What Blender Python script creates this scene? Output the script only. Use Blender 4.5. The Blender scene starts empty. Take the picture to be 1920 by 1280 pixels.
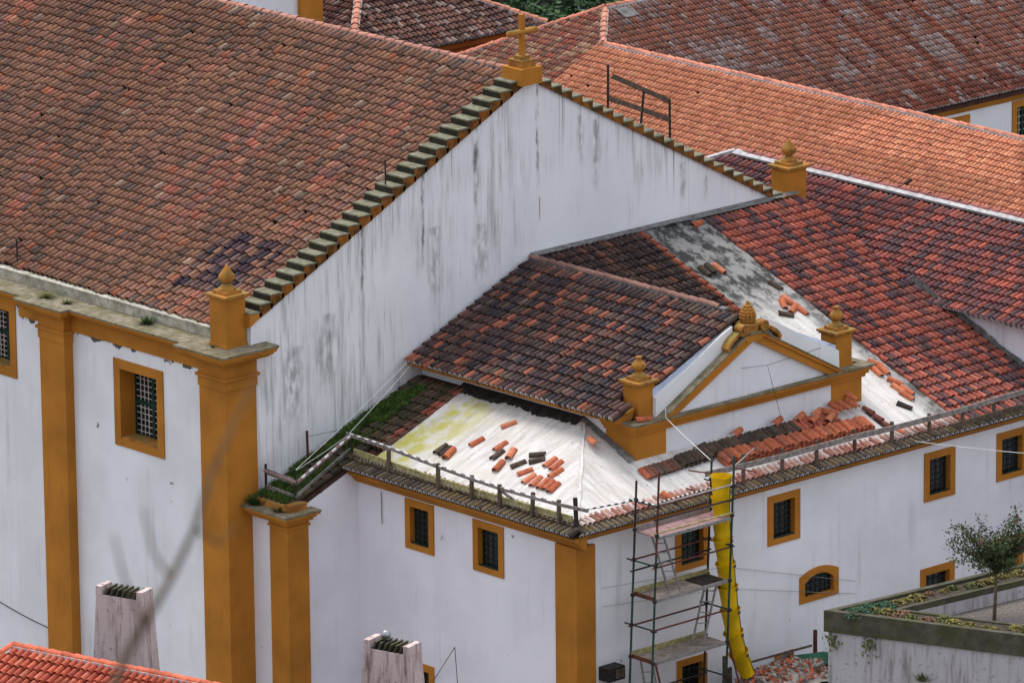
import bpy, math, random
import numpy as np
from mathutils import Vector, Matrix
random.seed(7)
SC = bpy.context.scene
COL = SC.collection
R_ = math.radians

# ------------------------------------------------------------------ camera
PIT, AZ, ROLL, FPX = 0.26292, 0.73577, -0.01064, 12745.0
CAM = np.array([-110.799, -133.712, 60.0])
ca, sa = math.cos(AZ), math.sin(AZ)
def _toxy(v): return np.array([v[0]*ca+v[1]*sa, -v[0]*sa+v[1]*ca, v[2]])
_f = np.array([0, math.cos(PIT), -math.sin(PIT)]); _r = np.array([1., 0, 0]); _u = np.cross(_r, _f)
CF = _toxy(_f); CR = _toxy(math.cos(ROLL)*_r+math.sin(ROLL)*_u); CU = _toxy(-math.sin(ROLL)*_r+math.cos(ROLL)*_u)
cd = bpy.data.cameras.new('camera'); cam = bpy.data.objects.new('camera', cd); COL.objects.link(cam)
cam.matrix_world = Matrix(((CR[0], CU[0], -CF[0], CAM[0]), (CR[1], CU[1], -CF[1], CAM[1]), (CR[2], CU[2], -CF[2], CAM[2]), (0, 0, 0, 1)))
cd.sensor_width = 36.0; cd.sensor_fit = 'HORIZONTAL'; cd.lens = FPX/1920*36
cd.clip_start = 0.5; cd.clip_end = 6000
cd.dof.use_dof = True; cd.dof.focus_distance = 182.0; cd.dof.aperture_fstop = 8.0
SC.camera = cam
def in_frame(p, m=6):
    v = np.array(p)-CAM; w = v@CF
    x = 960+FPX*(v@CR)/w; y = 640-FPX*(v@CU)/w
    return (m < x < 1920-m and m < y < 1280-m), w

# ------------------------------------------------------------------ world, sun, exposure
SUN_DIR = Vector((0.07, 0.42, 0.90)).normalized()          # towards the sun
w = bpy.data.worlds.new('World'); SC.world = w; w.use_nodes = True
nt = w.node_tree; bg = nt.nodes['Background']
sky = nt.nodes.new('ShaderNodeTexSky'); sky.sky_type = 'NISHITA'; sky.sun_disc = False
sky.sun_elevation = math.asin(SUN_DIR.z); sky.sun_rotation = math.atan2(SUN_DIR.x, SUN_DIR.y)
sky.dust_density = 4.0; sky.air_density = 1.0; sky.altitude = 50
hs = nt.nodes.new('ShaderNodeHueSaturation'); hs.inputs['Saturation'].default_value = 0.50
nt.links.new(sky.outputs[0], hs.inputs['Color']); ov = nt.nodes.new('ShaderNodeMix'); ov.data_type = 'RGBA'; ov.inputs[0].default_value = 0.6      # even overcast veil
ov.inputs[7].default_value = (6.4, 6.8, 7.6, 1)
nt.links.new(hs.outputs[0], ov.inputs[6]); nt.links.new(ov.outputs[2], bg.inputs['Color'])
bg.inputs['Strength'].default_value = 0.15
sd = bpy.data.lights.new('sun', 'SUN'); sd.energy = 1.5; sd.angle = R_(26); sd.color = (1.0, 0.96, 0.91)
sun = bpy.data.objects.new('sun', sd); COL.objects.link(sun)
sun.rotation_euler = (-SUN_DIR).to_track_quat('-Z', 'Y').to_euler(); sun.location = (0, 0, 80)
SC.view_settings.view_transform = 'Standard'; SC.view_settings.look = 'None'
SC.view_settings.exposure = 0.42; SC.view_settings.gamma = 1.0; SC.view_settings.use_curve_mapping = False

# ------------------------------------------------------------------ helpers
def lin(r, g, b):
    def c(v):
        v /= 255.0
        return v/12.92 if v <= 0.04045 else ((v+0.055)/1.055)**2.4
    return (c(r), c(g), c(b))

class G:
    def __init__(s, name, rough=0.85):
        s.m = bpy.data.materials.new(name); s.m.use_nodes = True
        s.t = s.m.node_tree; s.b = s.t.nodes['Principled BSDF']
        s.b.inputs['Roughness'].default_value = rough
        s.b.inputs['Specular IOR Level'].default_value = 0.25
    def n(s, ty, **k):
        o = s.t.nodes.new(ty)
        for a, v in k.items(): setattr(o, a, v)
        return o
    def put(s, sock, v):
        if isinstance(v, bpy.types.NodeSocket): s.t.links.new(v, sock)
        elif isinstance(v, (tuple, list)) and len(v) == 3 and sock.type == 'RGBA': sock.default_value = (*v, 1)
        else: sock.default_value = v
    def pos(s):
        return s.n('ShaderNodeNewGeometry').outputs['Position']
    def xyz(s, v=None):
        o = s.n('ShaderNodeSeparateXYZ'); s.put(o.inputs[0], v or s.pos()); return o.outputs
    def comb(s, x, y, z):
        o = s.n('ShaderNodeCombineXYZ')
        for i, v in enumerate((x, y, z)): s.put(o.inputs[i], v)
        return o.outputs[0]
    def noise(s, scale, detail=3, vec=None, rough=0.55):
        o = s.n('ShaderNodeTexNoise'); s.put(o.inputs['Vector'], vec if vec is not None else s.pos())
        o.inputs['Scale'].default_value = scale; o.inputs['Detail'].default_value = detail; o.inputs['Roughness'].default_value = rough
        return o.outputs['Fac']
    def ma(s, op, a, b=0.0, c=None, clamp=False):
        o = s.n('ShaderNodeMath', operation=op, use_clamp=clamp); s.put(o.inputs[0], a); s.put(o.inputs[1], b)
        if c is not None: s.put(o.inputs[2], c)
        return o.outputs[0]
    def step(s, v, lo, hi):
        o = s.n('ShaderNodeMapRange', interpolation_type='SMOOTHSTEP'); s.put(o.inputs[0], v)
        o.inputs[1].default_value = lo; o.inputs[2].default_value = hi; return o.outputs[0]
    def mix(s, f, a, b, mode='MIX'):
        o = s.n('ShaderNodeMix', data_type='RGBA', blend_type=mode); s.put(o.inputs[0], f); s.put(o.inputs[6], a); s.put(o.inputs[7], b)
        return o.outputs[2]
    def scale(s, vec, v3):
        o = s.n('ShaderNodeVectorMath', operation='MULTIPLY'); s.put(o.inputs[0], vec); o.inputs[1].default_value = v3; return o.outputs[0]
    def bump(s, h, strength=0.3, dist=0.02):
        o = s.n('ShaderNodeBump'); o.inputs['Strength'].default_value = strength; o.inputs['Distance'].default_value = dist
        s.put(o.inputs['Height'], h); s.t.links.new(o.outputs[0], s.b.inputs['Normal'])
    def col(s, v): s.put(s.b.inputs['Base Color'], v); return s.m

def m_plain(name, c, rough=0.7, var=0.25, scale=3.0, metal=0.0, bump=0.15):
    g = G(name, rough); nz = g.noise(scale, 5); d = tuple(x*(1-var) for x in c); e = tuple(min(1, x*(1+var)) for x in c)
    g.b.inputs['Metallic'].default_value = metal
    if bump: g.bump(g.noise(scale*6, 4), bump, 0.01)
    return g.col(g.mix(g.step(nz, 0.3, 0.7), d, e))

def m_plaster(name, base, stain=0.0, chips=0.0, low=None):
    g = G(name, 0.9); P = g.pos(); X = g.xyz(P)
    c = g.mix(g.step(g.noise(0.5, 4), 0.3, 0.75), base, tuple(v*0.86 for v in base))
    st = g.noise(1.0, 5, g.scale(P, (4.2, 4.2, 0.22)), 0.65)
    mk = g.noise(0.45, 3)
    f = g.ma('MULTIPLY', g.step(st, 0.48, 0.78), g.step(mk, 0.38, 0.68))
    c = g.mix(g.ma('MULTIPLY', f, 0.12+stain*0.6), c, lin(118, 112, 104))
    if chips:
        ch = g.ma('MULTIPLY', g.step(g.noise(3.2, 5), 0.69, 0.72), g.step(g.noise(0.6, 2), 0.5, 0.6))
        c = g.mix(g.ma('MULTIPLY', ch, chips), c, lin(95, 92, 86))
        sp = g.n('ShaderNodeTexVoronoi'); g.put(sp.inputs['Vector'], g.scale(P, (1.1, 1.1, .8))); sp.inputs['Randomness'].default_value = 1
        d = g.ma('LESS_THAN', sp.outputs['Distance'], 0.028)
        c = g.mix(g.ma('MULTIPLY', d, .75), c, lin(70, 68, 64))
    if chips:
        pe = g.ma('MULTIPLY', g.ma('MULTIPLY', g.step(X[2], 11.85, 12.32), g.step(X[0], 2.0, 1.0)), g.noise(2.4, 5))
        c = g.mix(g.step(pe, .50, .53), c, lin(92, 88, 82))
    g.bump(g.noise(9, 6), 0.25, 0.015)
    return g.col(c)

def m_streaky(name, base, dirt):
    g = G(name, .92); P = g.pos()
    c = g.mix(g.step(g.noise(1.0, 5, g.scale(P, (6, 6, .7)), .68), .45, .72), base, dirt)
    c = g.mix(g.ma('MULTIPLY', g.step(g.noise(9, 5), .6, .7), .5), c, tuple(v*.4 for v in dirt))
    g.bump(g.noise(10, 6), .35, .015)
    return g.col(c)

def m_gable():
    g = G('gable_plaster', 0.92); P = g.pos(); X = g.xyz(P); base = (0.87, 0.87, 0.89)
    c = g.mix(g.step(g.noise(0.4, 4), 0.3, 0.75), base, (0.78, 0.78, 0.805))
    # narrow vertical run marks, grouped in patches
    s1 = g.noise(1.0, 5, g.scale(P, (4.0, 1, 0.30)), 0.72); s2 = g.noise(1.0, 4, g.scale(P, (24, 1, 0.7)), 0.6)
    mk = g.noise(0.55, 3, g.scale(P, (1, 1, 0.6)))
    left = g.step(X[0], 11.5, 4.0)
    f = g.ma('MULTIPLY', g.step(s1, 0.42, 0.74), g.step(g.ma('ADD', mk, g.ma('MULTIPLY', left, 0.16)), 0.44, 0.72))
    c = g.mix(g.ma('MULTIPLY', f, 0.75), c, lin(112, 104, 96))
    f2 = g.ma('MULTIPLY', g.step(s2, 0.62, 0.74), g.step(g.noise(0.8, 3, g.scale(P, (1, 1, .7))), 0.52, 0.66))
    c = g.mix(g.ma('MULTIPLY', f2, 0.9), c, lin(58, 55, 52))
    wob = g.ma('MULTIPLY', g.ma('SUBTRACT', g.noise(2.5, 3), 0.5), 0.16)
    xx = g.ma('ADD', X[0], wob)
    dn_ = g.step(g.noise(2.2, 5, g.scale(P, (2.5, 1, 0.9))), 0.36, 0.62)
    # separate long runs: x, half width, z top, z bottom, strength
    for (x0, hw, zt, zb, k) in ((11.32, .05, 18.7, 15.2, .95), (9.05, .09, 17.7, 14.6, .8), (7.1, .06, 16.9, 13.2, .75), (4.9, .05, 15.7, 13.0, .75), (12.95, .1, 17.4, 15.8, .55), (13.5, .12, 17.2, 14.8, .5), (17.7, .07, 15.6, 13.9, .75), (16.8, .12, 15.4, 13.9, .45), (7.5, .22, 15.2, 12.4, .45), (9.2, .28, 15.0, 12.6, .4), (2.4, .3, 12.8, 10.2, .55), (3.6, .35, 13.5, 10.8, .45)):
        a = g.step(g.ma('ABSOLUTE', g.ma('SUBTRACT', xx, x0)), hw*1.6, hw*0.2)
        b = g.ma('MULTIPLY', g.step(X[2], zb, zb+(zt-zb)*0.55), g.step(X[2], zt+.02, zt-.08))
        d = g.ma('MULTIPLY', dn_, k)
        c = g.mix(g.ma('MULTIPLY', g.ma('MULTIPLY', a, b), d), c, lin(66, 62, 56))
    rk = g.ma('MINIMUM', g.ma('MULTIPLY_ADD', X[0], .501, 13.37), g.ma('MULTIPLY_ADD', X[0], -.532, 24.72))
    dd = g.ma('SUBTRACT', rk, X[2])
    dl = g.noise(1.0, 4, g.scale(P, (1.1, 1, .0)))
    dr_ = g.ma('MULTIPLY', g.step(g.noise(1.0, 4, g.scale(P, (9, 1, .10)), .62), .54, .72), g.step(g.ma('DIVIDE', dd, g.ma('MULTIPLY_ADD', g.step(dl, .35, .7), 3.4, .3)), 1.0, .1))
    c = g.mix(g.ma('MULTIPLY', dr_, .8), c, lin(72, 66, 58))
    # thin rust run and darker damp foot of the wall
    r = g.ma('MULTIPLY', g.step(g.ma('ABSOLUTE', g.ma('SUBTRACT', X[0], 11.38)), .03, .01), g.ma('MULTIPLY', g.step(X[2], 14.55, 14.9), g.step(X[2], 15.35, 15.3)))
    c = g.mix(g.ma('MULTIPLY', r, .8), c, lin(160, 105, 40))
    gr = g.ma('MULTIPLY', g.step(X[2], 11.0, 9.0), g.step(g.noise(1.3, 5), .35, .75))
    c = g.mix(g.ma('MULTIPLY', gr, .3), c, lin(120, 112, 104))
    g.bump(g.noise(8, 6), 0.3, 0.015)
    return g.col(c)

def m_ochre(name='ochre_paint', base=lin(188, 122, 42)):
    g = G(name, 0.85); P = g.pos()
    c = g.mix(g.step(g.noise(0.7, 4), 0.3, 0.75), base, tuple(v*0.70 for v in base))
    st = g.ma('MULTIPLY', g.step(g.noise(1.0, 5, g.scale(P, (5, 5, 0.5)), .65), .52, .8), g.step(g.noise(0.6, 3), .42, .65))
    c = g.mix(g.ma('MULTIPLY', st, .6), c, lin(104, 70, 34))
    ch = g.step(g.noise(4.0, 5), 0.71, 0.75)
    c = g.mix(g.ma('MULTIPLY', ch, .55), c, lin(84, 66, 46))
    g.bump(g.noise(9, 6), 0.25, 0.012)
    return g.col(c)

def m_old_ochre():
    g = G('weathered_ochre', 0.92); base = lin(176, 120, 52)
    c = g.mix(g.step(g.noise(2.2, 5), .42, .66), base, lin(136, 90, 40))
    c = g.mix(g.ma('MULTIPLY', g.step(g.noise(6, 5), .55, .66), .6), c, lin(84, 70, 44))
    up = g.xyz(g.n('ShaderNodeNewGeometry').outputs['Normal'])[2]
    c = g.mix(g.ma('MULTIPLY', g.step(up, .3, .8), g.ma('MULTIPLY', g.step(g.noise(3, 4), .4, .58), .8)), c, lin(128, 116, 66))
    g.bump(g.noise(14, 6), 0.5, 0.02)
    return g.col(c)

def m_moss(name, base, moss=lin(84, 86, 42), amt=0.6, sc=2.4):
    g = G(name, 0.95)
    c = g.mix(g.step(g.noise(sc*2.2, 6), .35, .7), base, tuple(v*.55 for v in base))
    c = g.mix(g.ma('MULTIPLY', g.step(g.noise(sc, 5), .42, .62), amt), c, moss)
    c = g.mix(g.ma('MULTIPLY', g.step(g.noise(sc*6, 5), .6, .7), .5), c, lin(44, 42, 34))
    g.bump(g.noise(sc*8, 6), 0.6, 0.02)
    return g.col(c)

def m_tile(name, lichen=0.2, lcol=lin(150, 140, 128), lsc=5.0, grime=0.35):
    g = G(name, 0.82)
    a = g.n('ShaderNodeAttribute', attribute_name='Col').outputs['Color']
    o = g.n('ShaderNodeObjectInfo').outputs['Color']
    c = g.mix(1.0, a, o, 'MULTIPLY')
    nz = g.noise(11.0, 4)
    c = g.mix(1.0, c, g.mix(g.step(nz, .25, .75), (.72, .70, .68), (1.16, 1.14, 1.12)), 'MULTIPLY')
    c = g.mix(g.ma('MULTIPLY', g.step(g.noise(lsc, 5, None, .65), .52, .70), lichen), c, lcol)
    c = g.mix(g.ma('MULTIPLY', g.step(g.noise(2.0, 4), .5, .75), grime), c, g.mix(1.0, c, (.45, .42, .42), 'MULTIPLY'))
    g.bump(g.noise(40, 4), 0.2, 0.006)
    return g.col(c)

def m_cement(name, axis, soot_lo, soot_hi, lichen=False, mott=0.0):
    g = G(name, 0.92); P = g.pos(); X = g.xyz(P); base = lin(214, 210, 205)
    str_ = g.noise(1.0, 5, g.scale(P, (1.0, 5.5, 1) if axis == 'x' else (5.5, 0.7, 1)), .62)
    c = g.mix(g.step(str_, .35, .75), base, lin(180, 174, 168))
    c = g.mix(g.ma('MULTIPLY', g.step(g.noise(9, 5), .6, .7), .5), c, lin(120, 112, 104))
    c = g.mix(g.ma('MULTIPLY', g.step(g.noise(1.1, 4), .5, .7), .5), c, lin(200, 188, 178))
    if lichen:
        f = g.ma('MULTIPLY', g.step(X[1], -4.6, -2.4), g.step(g.noise(1.3, 5), .40, .62))
        c = g.mix(g.ma('MULTIPLY', f, .95), c, lin(180, 174, 70))
    if mott:
        gr = g.ma('MULTIPLY', g.step(g.ma('ADD', X[1], g.ma('MULTIPLY', g.ma('SUBTRACT', g.noise(.5, 3), .5), 3.0)), -5.6, -2.6), 1.0)
        side = g.ma('MULTIPLY', g.step(X[0], 16.5, 17.3), .8)
        gr = g.ma('MAXIMUM', gr, side)
        c = g.mix(g.ma('MULTIPLY', gr, .85), c, lin(122, 120, 117))
        mt = g.ma('MULTIPLY', g.step(g.noise(2.6, 6, g.scale(P, (1.3, .7, 1)), .68), .42, .58), gr)
        c = g.mix(g.ma('MULTIPLY', mt, mott), c, lin(50, 50, 48))
    g.bump(g.noise(14, 5), 0.35, 0.02)
    return g.col(c)

def m_glass(name='dark_glass'):
    g = G(name, 0.12); g.b.inputs['Specular IOR Level'].default_value = 0.5
    return g.col(g.mix(g.step(g.noise(1.4, 2), .3, .7), (.006, .009, .009), (.016, .019, .020)))

M = dict(
 white=m_plaster('white_plaster', (.86, .86, .885), .35, .8),
 white2=m_plaster('lavender_plaster', (.85, .825, .875), .3, .7),
 gable=m_gable(), ochre=m_ochre(), oldochre=m_old_ochre(), darkochre=m_ochre('rust_ochre', lin(168, 82, 26)),
 ledge=m_moss('mossy_ledge', lin(142, 132, 112), lin(86, 84, 44), .55),
 step=m_moss('mossy_step', lin(136, 133, 114), lin(96, 94, 62), .5, 3.0), riser=m_moss('mossy_shaded_riser', lin(56, 52, 40), lin(34, 34, 20), .6, 3.0),  # riser: moss tone darkened further, painting shade onto the step faces
 parapet=m_moss('lime_parapet', lin(196, 190, 176), lin(128, 126, 92), .45, 1.8),
 stepochre=m_moss('dirty_ochre', lin(150, 92, 34), lin(62, 50, 28), .85, 1.9), whitewash=m_plaster('limewash', (.86, .86, .86), .9, .3), tile=m_tile('clay_tile', .28, lin(150, 132, 122)), tile_new=m_tile('new_clay_tile', .10, lin(210, 180, 160), 5, .15),
 tile_lichen=m_tile('lichen_tile', .45, lin(150, 134, 128), 3.2, .4), tile_moss=m_tile('moss_tile', .5, lin(82, 84, 42), 2.2, .4),
 mortar=m_plain('lime_mortar', lin(180, 177, 177), .9, .2, 6), deck=m_plain('roof_deck', lin(70, 46, 38), .95, .3, 4),
 cement1=m_cement('cement_screed', 'x', 0, 0, True), cement2=m_cement('cement_screed_grey', 'y', 0, 0, False, .95),
 tar=m_plain('bitumen', lin(46, 45, 42), .95, .5, 5, 0, .5), greycem=m_plain('grey_cement', lin(112, 110, 108), .95, .35, 5, 0, .4),
 glass=m_glass(), green=m_plain('green_joinery', lin(28, 52, 46), .6, .3, 5), bars=m_plain('pale_glazing_bars', lin(186, 182, 172), .7, .15),
 darkbars=m_plain('dark_green_bars', lin(44, 54, 52), .6, .3, 8), wood=m_plain('grey_board', lin(138, 128, 122), .9, .35, 7), brownwood=m_plain('brown_board', lin(96, 82, 70), .9, .35, 7),
 paleplank=m_plain('pale_mossy_plank', lin(160, 150, 104), .9, .35, 8), iron=m_plain('dark_iron', lin(48, 42, 40), .7, .3, 9), rust=m_plain('rusty_tube', lin(92, 52, 40), .75, .35, 8),
 scaf=m_plain('green_scaffold_tube', lin(44, 70, 62), .55, .35, 7, .2), steel=m_plain('galvanised_steel', lin(150, 146, 142), .5, .25, 8, .5),
 deckpink=m_plain('pink_plywood', lin(150, 118, 116), .85, .25, 5), deckgrey=m_plain('dusty_plywood', lin(146, 134, 124), .9, .3, 5),
 yellow=m_plain('yellow_plastic', lin(226, 186, 10), .5, .2, 2.2, 0, .1), white_rope=m_plain('white_rope', lin(225, 225, 220), .8, .1),
 black=m_plain('black_cable', (.012, .012, .013), .6, .2), tape_w=m_plain('white_tape', lin(235, 228, 226), .6, .08), tape_r=m_plain('red_tape', lin(150, 120, 114), .6, .1), tape_b=m_plain('black_tape', lin(30, 30, 32), .6, .1),
 grass=m_plain('grass_blades', (.045, .085, .018), .8, .45, 5, 0, 0), drygrass=m_plain('dry_green_blades', (.12, .13, .04), .8, .4, 5, 0, 0),
 moss=m_plain('bright_moss', (.075, .135, .022), .85, .5, 4, 0, 0), leaf=m_plain('tree_leaves', (.045, .065, .022), .7, .5, 3, 0, 0), darkleaf=m_plain('dark_tree_leaves', (.030, .070, .020), .7, .55, 1.2, 0, 0), pink=m_plain('pink_flowers', lin(196, 60, 110), .7, .2, 9, 0, 0),
 bark=m_plain('bark', lin(96, 82, 66), .9, .35, 12), succ=m_plain('yellow_sedum', lin(118, 108, 60), .85, .35, 9, 0, 0), succg=m_plain('green_sedum', lin(52, 84, 62), .85, .35, 9, 0, 0), succr=m_plain('reddish_sedum', lin(122, 92, 70), .85, .3, 9, 0, 0),
 soil=m_plain('soil', lin(66, 58, 50), .98, .4, 9, 0, .5), gravel=m_plain('gravel', lin(112, 104, 98), .98, .4, 14, 0, .6),
 pinkwall=m_streaky('pinkish_plaster', lin(208, 186, 182), lin(128, 104, 98)), terrace=m_streaky('stained_render', lin(186, 181, 184), lin(138, 132, 130)), mossyconc=m_moss('mossy_concrete', lin(92, 87, 75), lin(72, 74, 40), .6, 1.6),
 ground=m_plain('ground', lin(104, 100, 94), .98, .3, .6, 0, .3), rubblegrey=m_plain('rubble_grey', lin(150, 142, 132), .95, .35, 8), rubblered=m_plain('rubble_red', lin(176, 92, 66), .95, .3, 8),
 dark=m_plain('dark_facade', lin(40, 42, 46), .8, .25, 2), plasticgreen=m_plain('green_tarp', lin(36, 84, 64), .6, .3, 3), zinc=m_plain('bluish_flashing', lin(190, 198, 220), .5, .12, 4), redpaint=m_plain('red_paint', lin(170, 36, 60), .6, .1),
 chrome=m_plain('shiny_cowl', lin(150, 152, 150), .3, .3, 12, .8, 0), pink2=m_plain('bag_plastic', lin(206, 206, 210), .35, .1, 6))

class MB:
    def __init__(s): s.v = []; s.f = []
    def add(s, vs, fs):
        o = len(s.v); s.v += [tuple(map(float, p)) for p in vs]; s.f += [tuple(i+o for i in f) for f in fs]; return s
    def box(s, x0, x1, y0, y1, z0, z1):
        x0, x1 = sorted((x0, x1)); y0, y1 = sorted((y0, y1)); z0, z1 = sorted((z0, z1))
        return s.add([(x0, y0, z0), (x1, y0, z0), (x1, y1, z0), (x0, y1, z0), (x0, y0, z1), (x1, y0, z1), (x1, y1, z1), (x0, y1, z1)],
                     [(0, 3, 2, 1), (4, 5, 6, 7), (0, 1, 5, 4), (1, 2, 6, 5), (2, 3, 7, 6), (3, 0, 4, 7)])
    def prism(s, poly, ax, lo, hi):
        """polygon in the two other axes (x,z for ax=y; y,z for ax=x; x,y for ax=z)"""
        n = len(poly)
        def p(a, b, t): return {'y': (a, t, b), 'x': (t, a, b), 'z': (a, b, t)}[ax]
        vs = [p(a, b, lo) for a, b in poly]+[p(a, b, hi) for a, b in poly]
        fs = [tuple(range(n)), tuple(range(2*n-1, n-1, -1))]+[(i, i+n, (i+1) % n+n, (i+1) % n) for i in range(n)]
        return s.add(vs, fs)
    def beam(s, p, q, w, h, up=(0, 0, 1)):
        p, q = Vector(p), Vector(q); d = (q-p).normalized(); r = d.cross(Vector(up))
        if r.length < 1e-4: r = d.cross(Vector((1, 0, 0)))
        r.normalize(); u = r.cross(d); r *= w/2; u *= h/2
        vs = [p-r-u, p+r-u, p+r+u, p-r+u, q-r-u, q+r-u, q+r+u, q-r+u]
        return s.add(vs, [(0, 1, 2, 3), (7, 6, 5, 4), (0, 4, 5, 1), (1, 5, 6, 2), (2, 6, 7, 3), (3, 7, 4, 0)])
    def tube(s, pts, r, n=8, cap=True):
        pts = [Vector(p) for p in pts]; rs = r if isinstance(r, (list, tuple)) else [r]*len(pts)
        vs = []; fs = []; pr = None
        for i, p in enumerate(pts):
            d = (pts[min(i+1, len(pts)-1)]-pts[max(i-1, 0)]).normalized()
            a = d.cross(Vector((0, 0, 1))) if pr is None else pr-d*pr.dot(d)
            if a.length < 1e-3: a = d.cross(Vector((1, 0, 0)))
            a.normalize(); pr = a; b = d.cross(a)
            for k in range(n):
                t = 2*math.pi*k/n; vs.append(p+(a*math.cos(t)+b*math.sin(t))*rs[i])
        for i in range(len(pts)-1):
            for k in range(n): fs.append((i*n+k, i*n+(k+1) % n, (i+1)*n+(k+1) % n, (i+1)*n+k))
        if cap: fs += [tuple(range(n-1, -1, -1)), tuple(range((len(pts)-1)*n, len(pts)*n))]
        return s.add(vs, fs)
    def lathe(s, c, prof, n=16, lobes=0, amp=0.0):
        vs = []; fs = []
        for (r, z) in prof:
            for k in range(n):
                t = 2*math.pi*k/n; rr = r*(1+amp*math.cos(lobes*t)) if lobes else r
                vs.append((c[0]+rr*math.cos(t), c[1]+rr*math.sin(t), c[2]+z))
        for i in range(len(prof)-1):
            for k in range(n): fs.append((i*n+k, i*n+(k+1) % n, (i+1)*n+(k+1) % n, (i+1)*n+k))
        fs += [tuple(range(n-1, -1, -1)), tuple(range((len(prof)-1)*n, len(prof)*n))]
        return s.add(vs, fs)
    def wall(s, ax, pl, u0, u1, z0, z1, holes=(), depth=0.4, thick=0.5):
        """wall sheet facing -ax at ax=pl with rectangular openings, reveals and a back face"""
        us = sorted({u0, u1, *[h[0] for h in holes], *[h[1] for h in holes]}); zs = sorted({z0, z1, *[h[2] for h in holes], *[h[3] for h in holes]})
        def p(d, u, z): return (pl+d, u, z) if ax == 'x' else (u, pl+d, z)
        def q(a, b, c, d): return s.add([a, b, c, d], [(0, 1, 2, 3)])
        for i in range(len(us)-1):
            for j in range(len(zs)-1):
                um, zm = (us[i]+us[i+1])/2, (zs[j]+zs[j+1])/2
                if any(h[0] < um < h[1] and h[2] < zm < h[3] for h in holes): continue
                q(p(0, us[i], zs[j]), p(0, us[i+1], zs[j]), p(0, us[i+1], zs[j+1]), p(0, us[i], zs[j+1]))
                q(p(thick, us[i], zs[j]), p(thick, us[i+1], zs[j]), p(thick, us[i+1], zs[j+1]), p(thick, us[i], zs[j+1]))
        for a, b, c, d in holes:
            for (A, B) in (((a, c), (b, c)), ((b, c), (b, d)), ((b, d), (a, d)), ((a, d), (a, c))):
                q(p(0, *A), p(0, *B), p(thick, *B), p(thick, *A))
        for (A, B) in (((u0, z0), (u1, z0)), ((u1, z0), (u1, z1)), ((u1, z1), (u0, z1)), ((u0, z1), (u0, z0))):
            q(p(0, *A), p(0, *B), p(thick, *B), p(thick, *A))
        return s

BASE = {}
def thing(name, label, cat, loc, group=None, rotz=0.0):
    o = bpy.data.objects.new(name, None); COL.objects.link(o); o.location = loc; o.rotation_euler = (0, 0, rotz)
    o.empty_display_size = 0.3; o['label'] = label; o['category'] = cat
    if group: o['group'] = group
    BASE[o] = Vector(loc); return o
def mesh(name, v, f, smooth=False):
    me = bpy.data.meshes.new(name); me.from_pydata(v, [], f); me.validate()
    if smooth: me.polygons.foreach_set('use_smooth', [True]*len(me.polygons))
    me.update(); return me
def part(name, mb, mat, parent, smooth=False, local=False):
    b = Vector((0, 0, 0)) if local else BASE[parent]
    me = mesh(name, [(x-b.x, y-b.y, z-b.z) for x, y, z in mb.v], mb.f, smooth)
    me.materials.append(M[mat] if isinstance(mat, str) else mat)
    o = bpy.data.objects.new(name, me); COL.objects.link(o); o.parent = parent; BASE[o] = BASE[parent]; return o
def single(name, mb, mat, label, cat, group=None, smooth=False, loc=None):
    """a thing that is one mesh; origin at its lowest middle"""
    a = np.array(mb.v); c = loc or (a[:, 0].mean(), a[:, 1].mean(), a[:, 2].min())
    me = mesh(name, [(x-c[0], y-c[1], z-c[2]) for x, y, z in mb.v], mb.f, smooth); me.materials.append(M[mat])
    o = bpy.data.objects.new(name, me); COL.objects.link(o); o.location = c; o['label'] = label; o['category'] = cat
    if group: o['group'] = group
    BASE[o] = Vector(c); return o

# ------------------------------------------------------------------ tiles
def vn(x, y, s=0):
    def h(i, j):
        n = (i*374761393+j*668265263+s*1442695) & 0xffffffff; n = ((n ^ (n >> 13))*1274126177) & 0xffffffff
        return ((n ^ (n >> 16)) & 0xffff)/65535.0
    i, j = math.floor(x), math.floor(y); a, b = x-i, y-j; a = a*a*(3-2*a); b = b*b*(3-2*b)
    return (h(i, j)*(1-a)+h(i+1, j)*a)*(1-b)+(h(i, j+1)*(1-a)+h(i+1, j+1)*a)*b

def tile_local(L, wl, wu, h, zl, zu, th=0.016, seg=6, full=False):
    """one barrel tile: lower end at y=0, axis +y, crown +z"""
    rings = [(0, wl, h, zl), (L, wu, h*.86, zu)]
    inner = [(0, wl-th, h-th, zl)] + ([(L, wu-th, h*.86-th, zu)] if full else [])
    v = []; f = []
    for (y, ww, hh, z) in rings+inner:
        for k in range(seg+1):
            t = math.pi*k/seg; v.append((ww*math.cos(t), y, z+hh*math.sin(t)))
    n = seg+1
    for k in range(seg):
        f.append((k, k+1, n+k+1, n+k)); f.append((k+1, k, 2*n+k, 2*n+k+1))
        if full: f.append((2*n+k+1, 2*n+k, 3*n+k, 3*n+k+1)); f.append((n+k, n+k+1, 3*n+k+1, 3*n+k))
    if full: f.append((0, n, 3*n, 2*n)); f.append((n-1, 3*n-1, 4*n-1, 2*n-1))
    return np.array(v), f

def set_col(me, cols):
    a = me.color_attributes.new('Col', 'FLOAT_COLOR', 'POINT')
    a.data.foreach_set('color', np.hstack([cols, np.ones((len(cols), 1))]).astype(np.float32).ravel())

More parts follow.
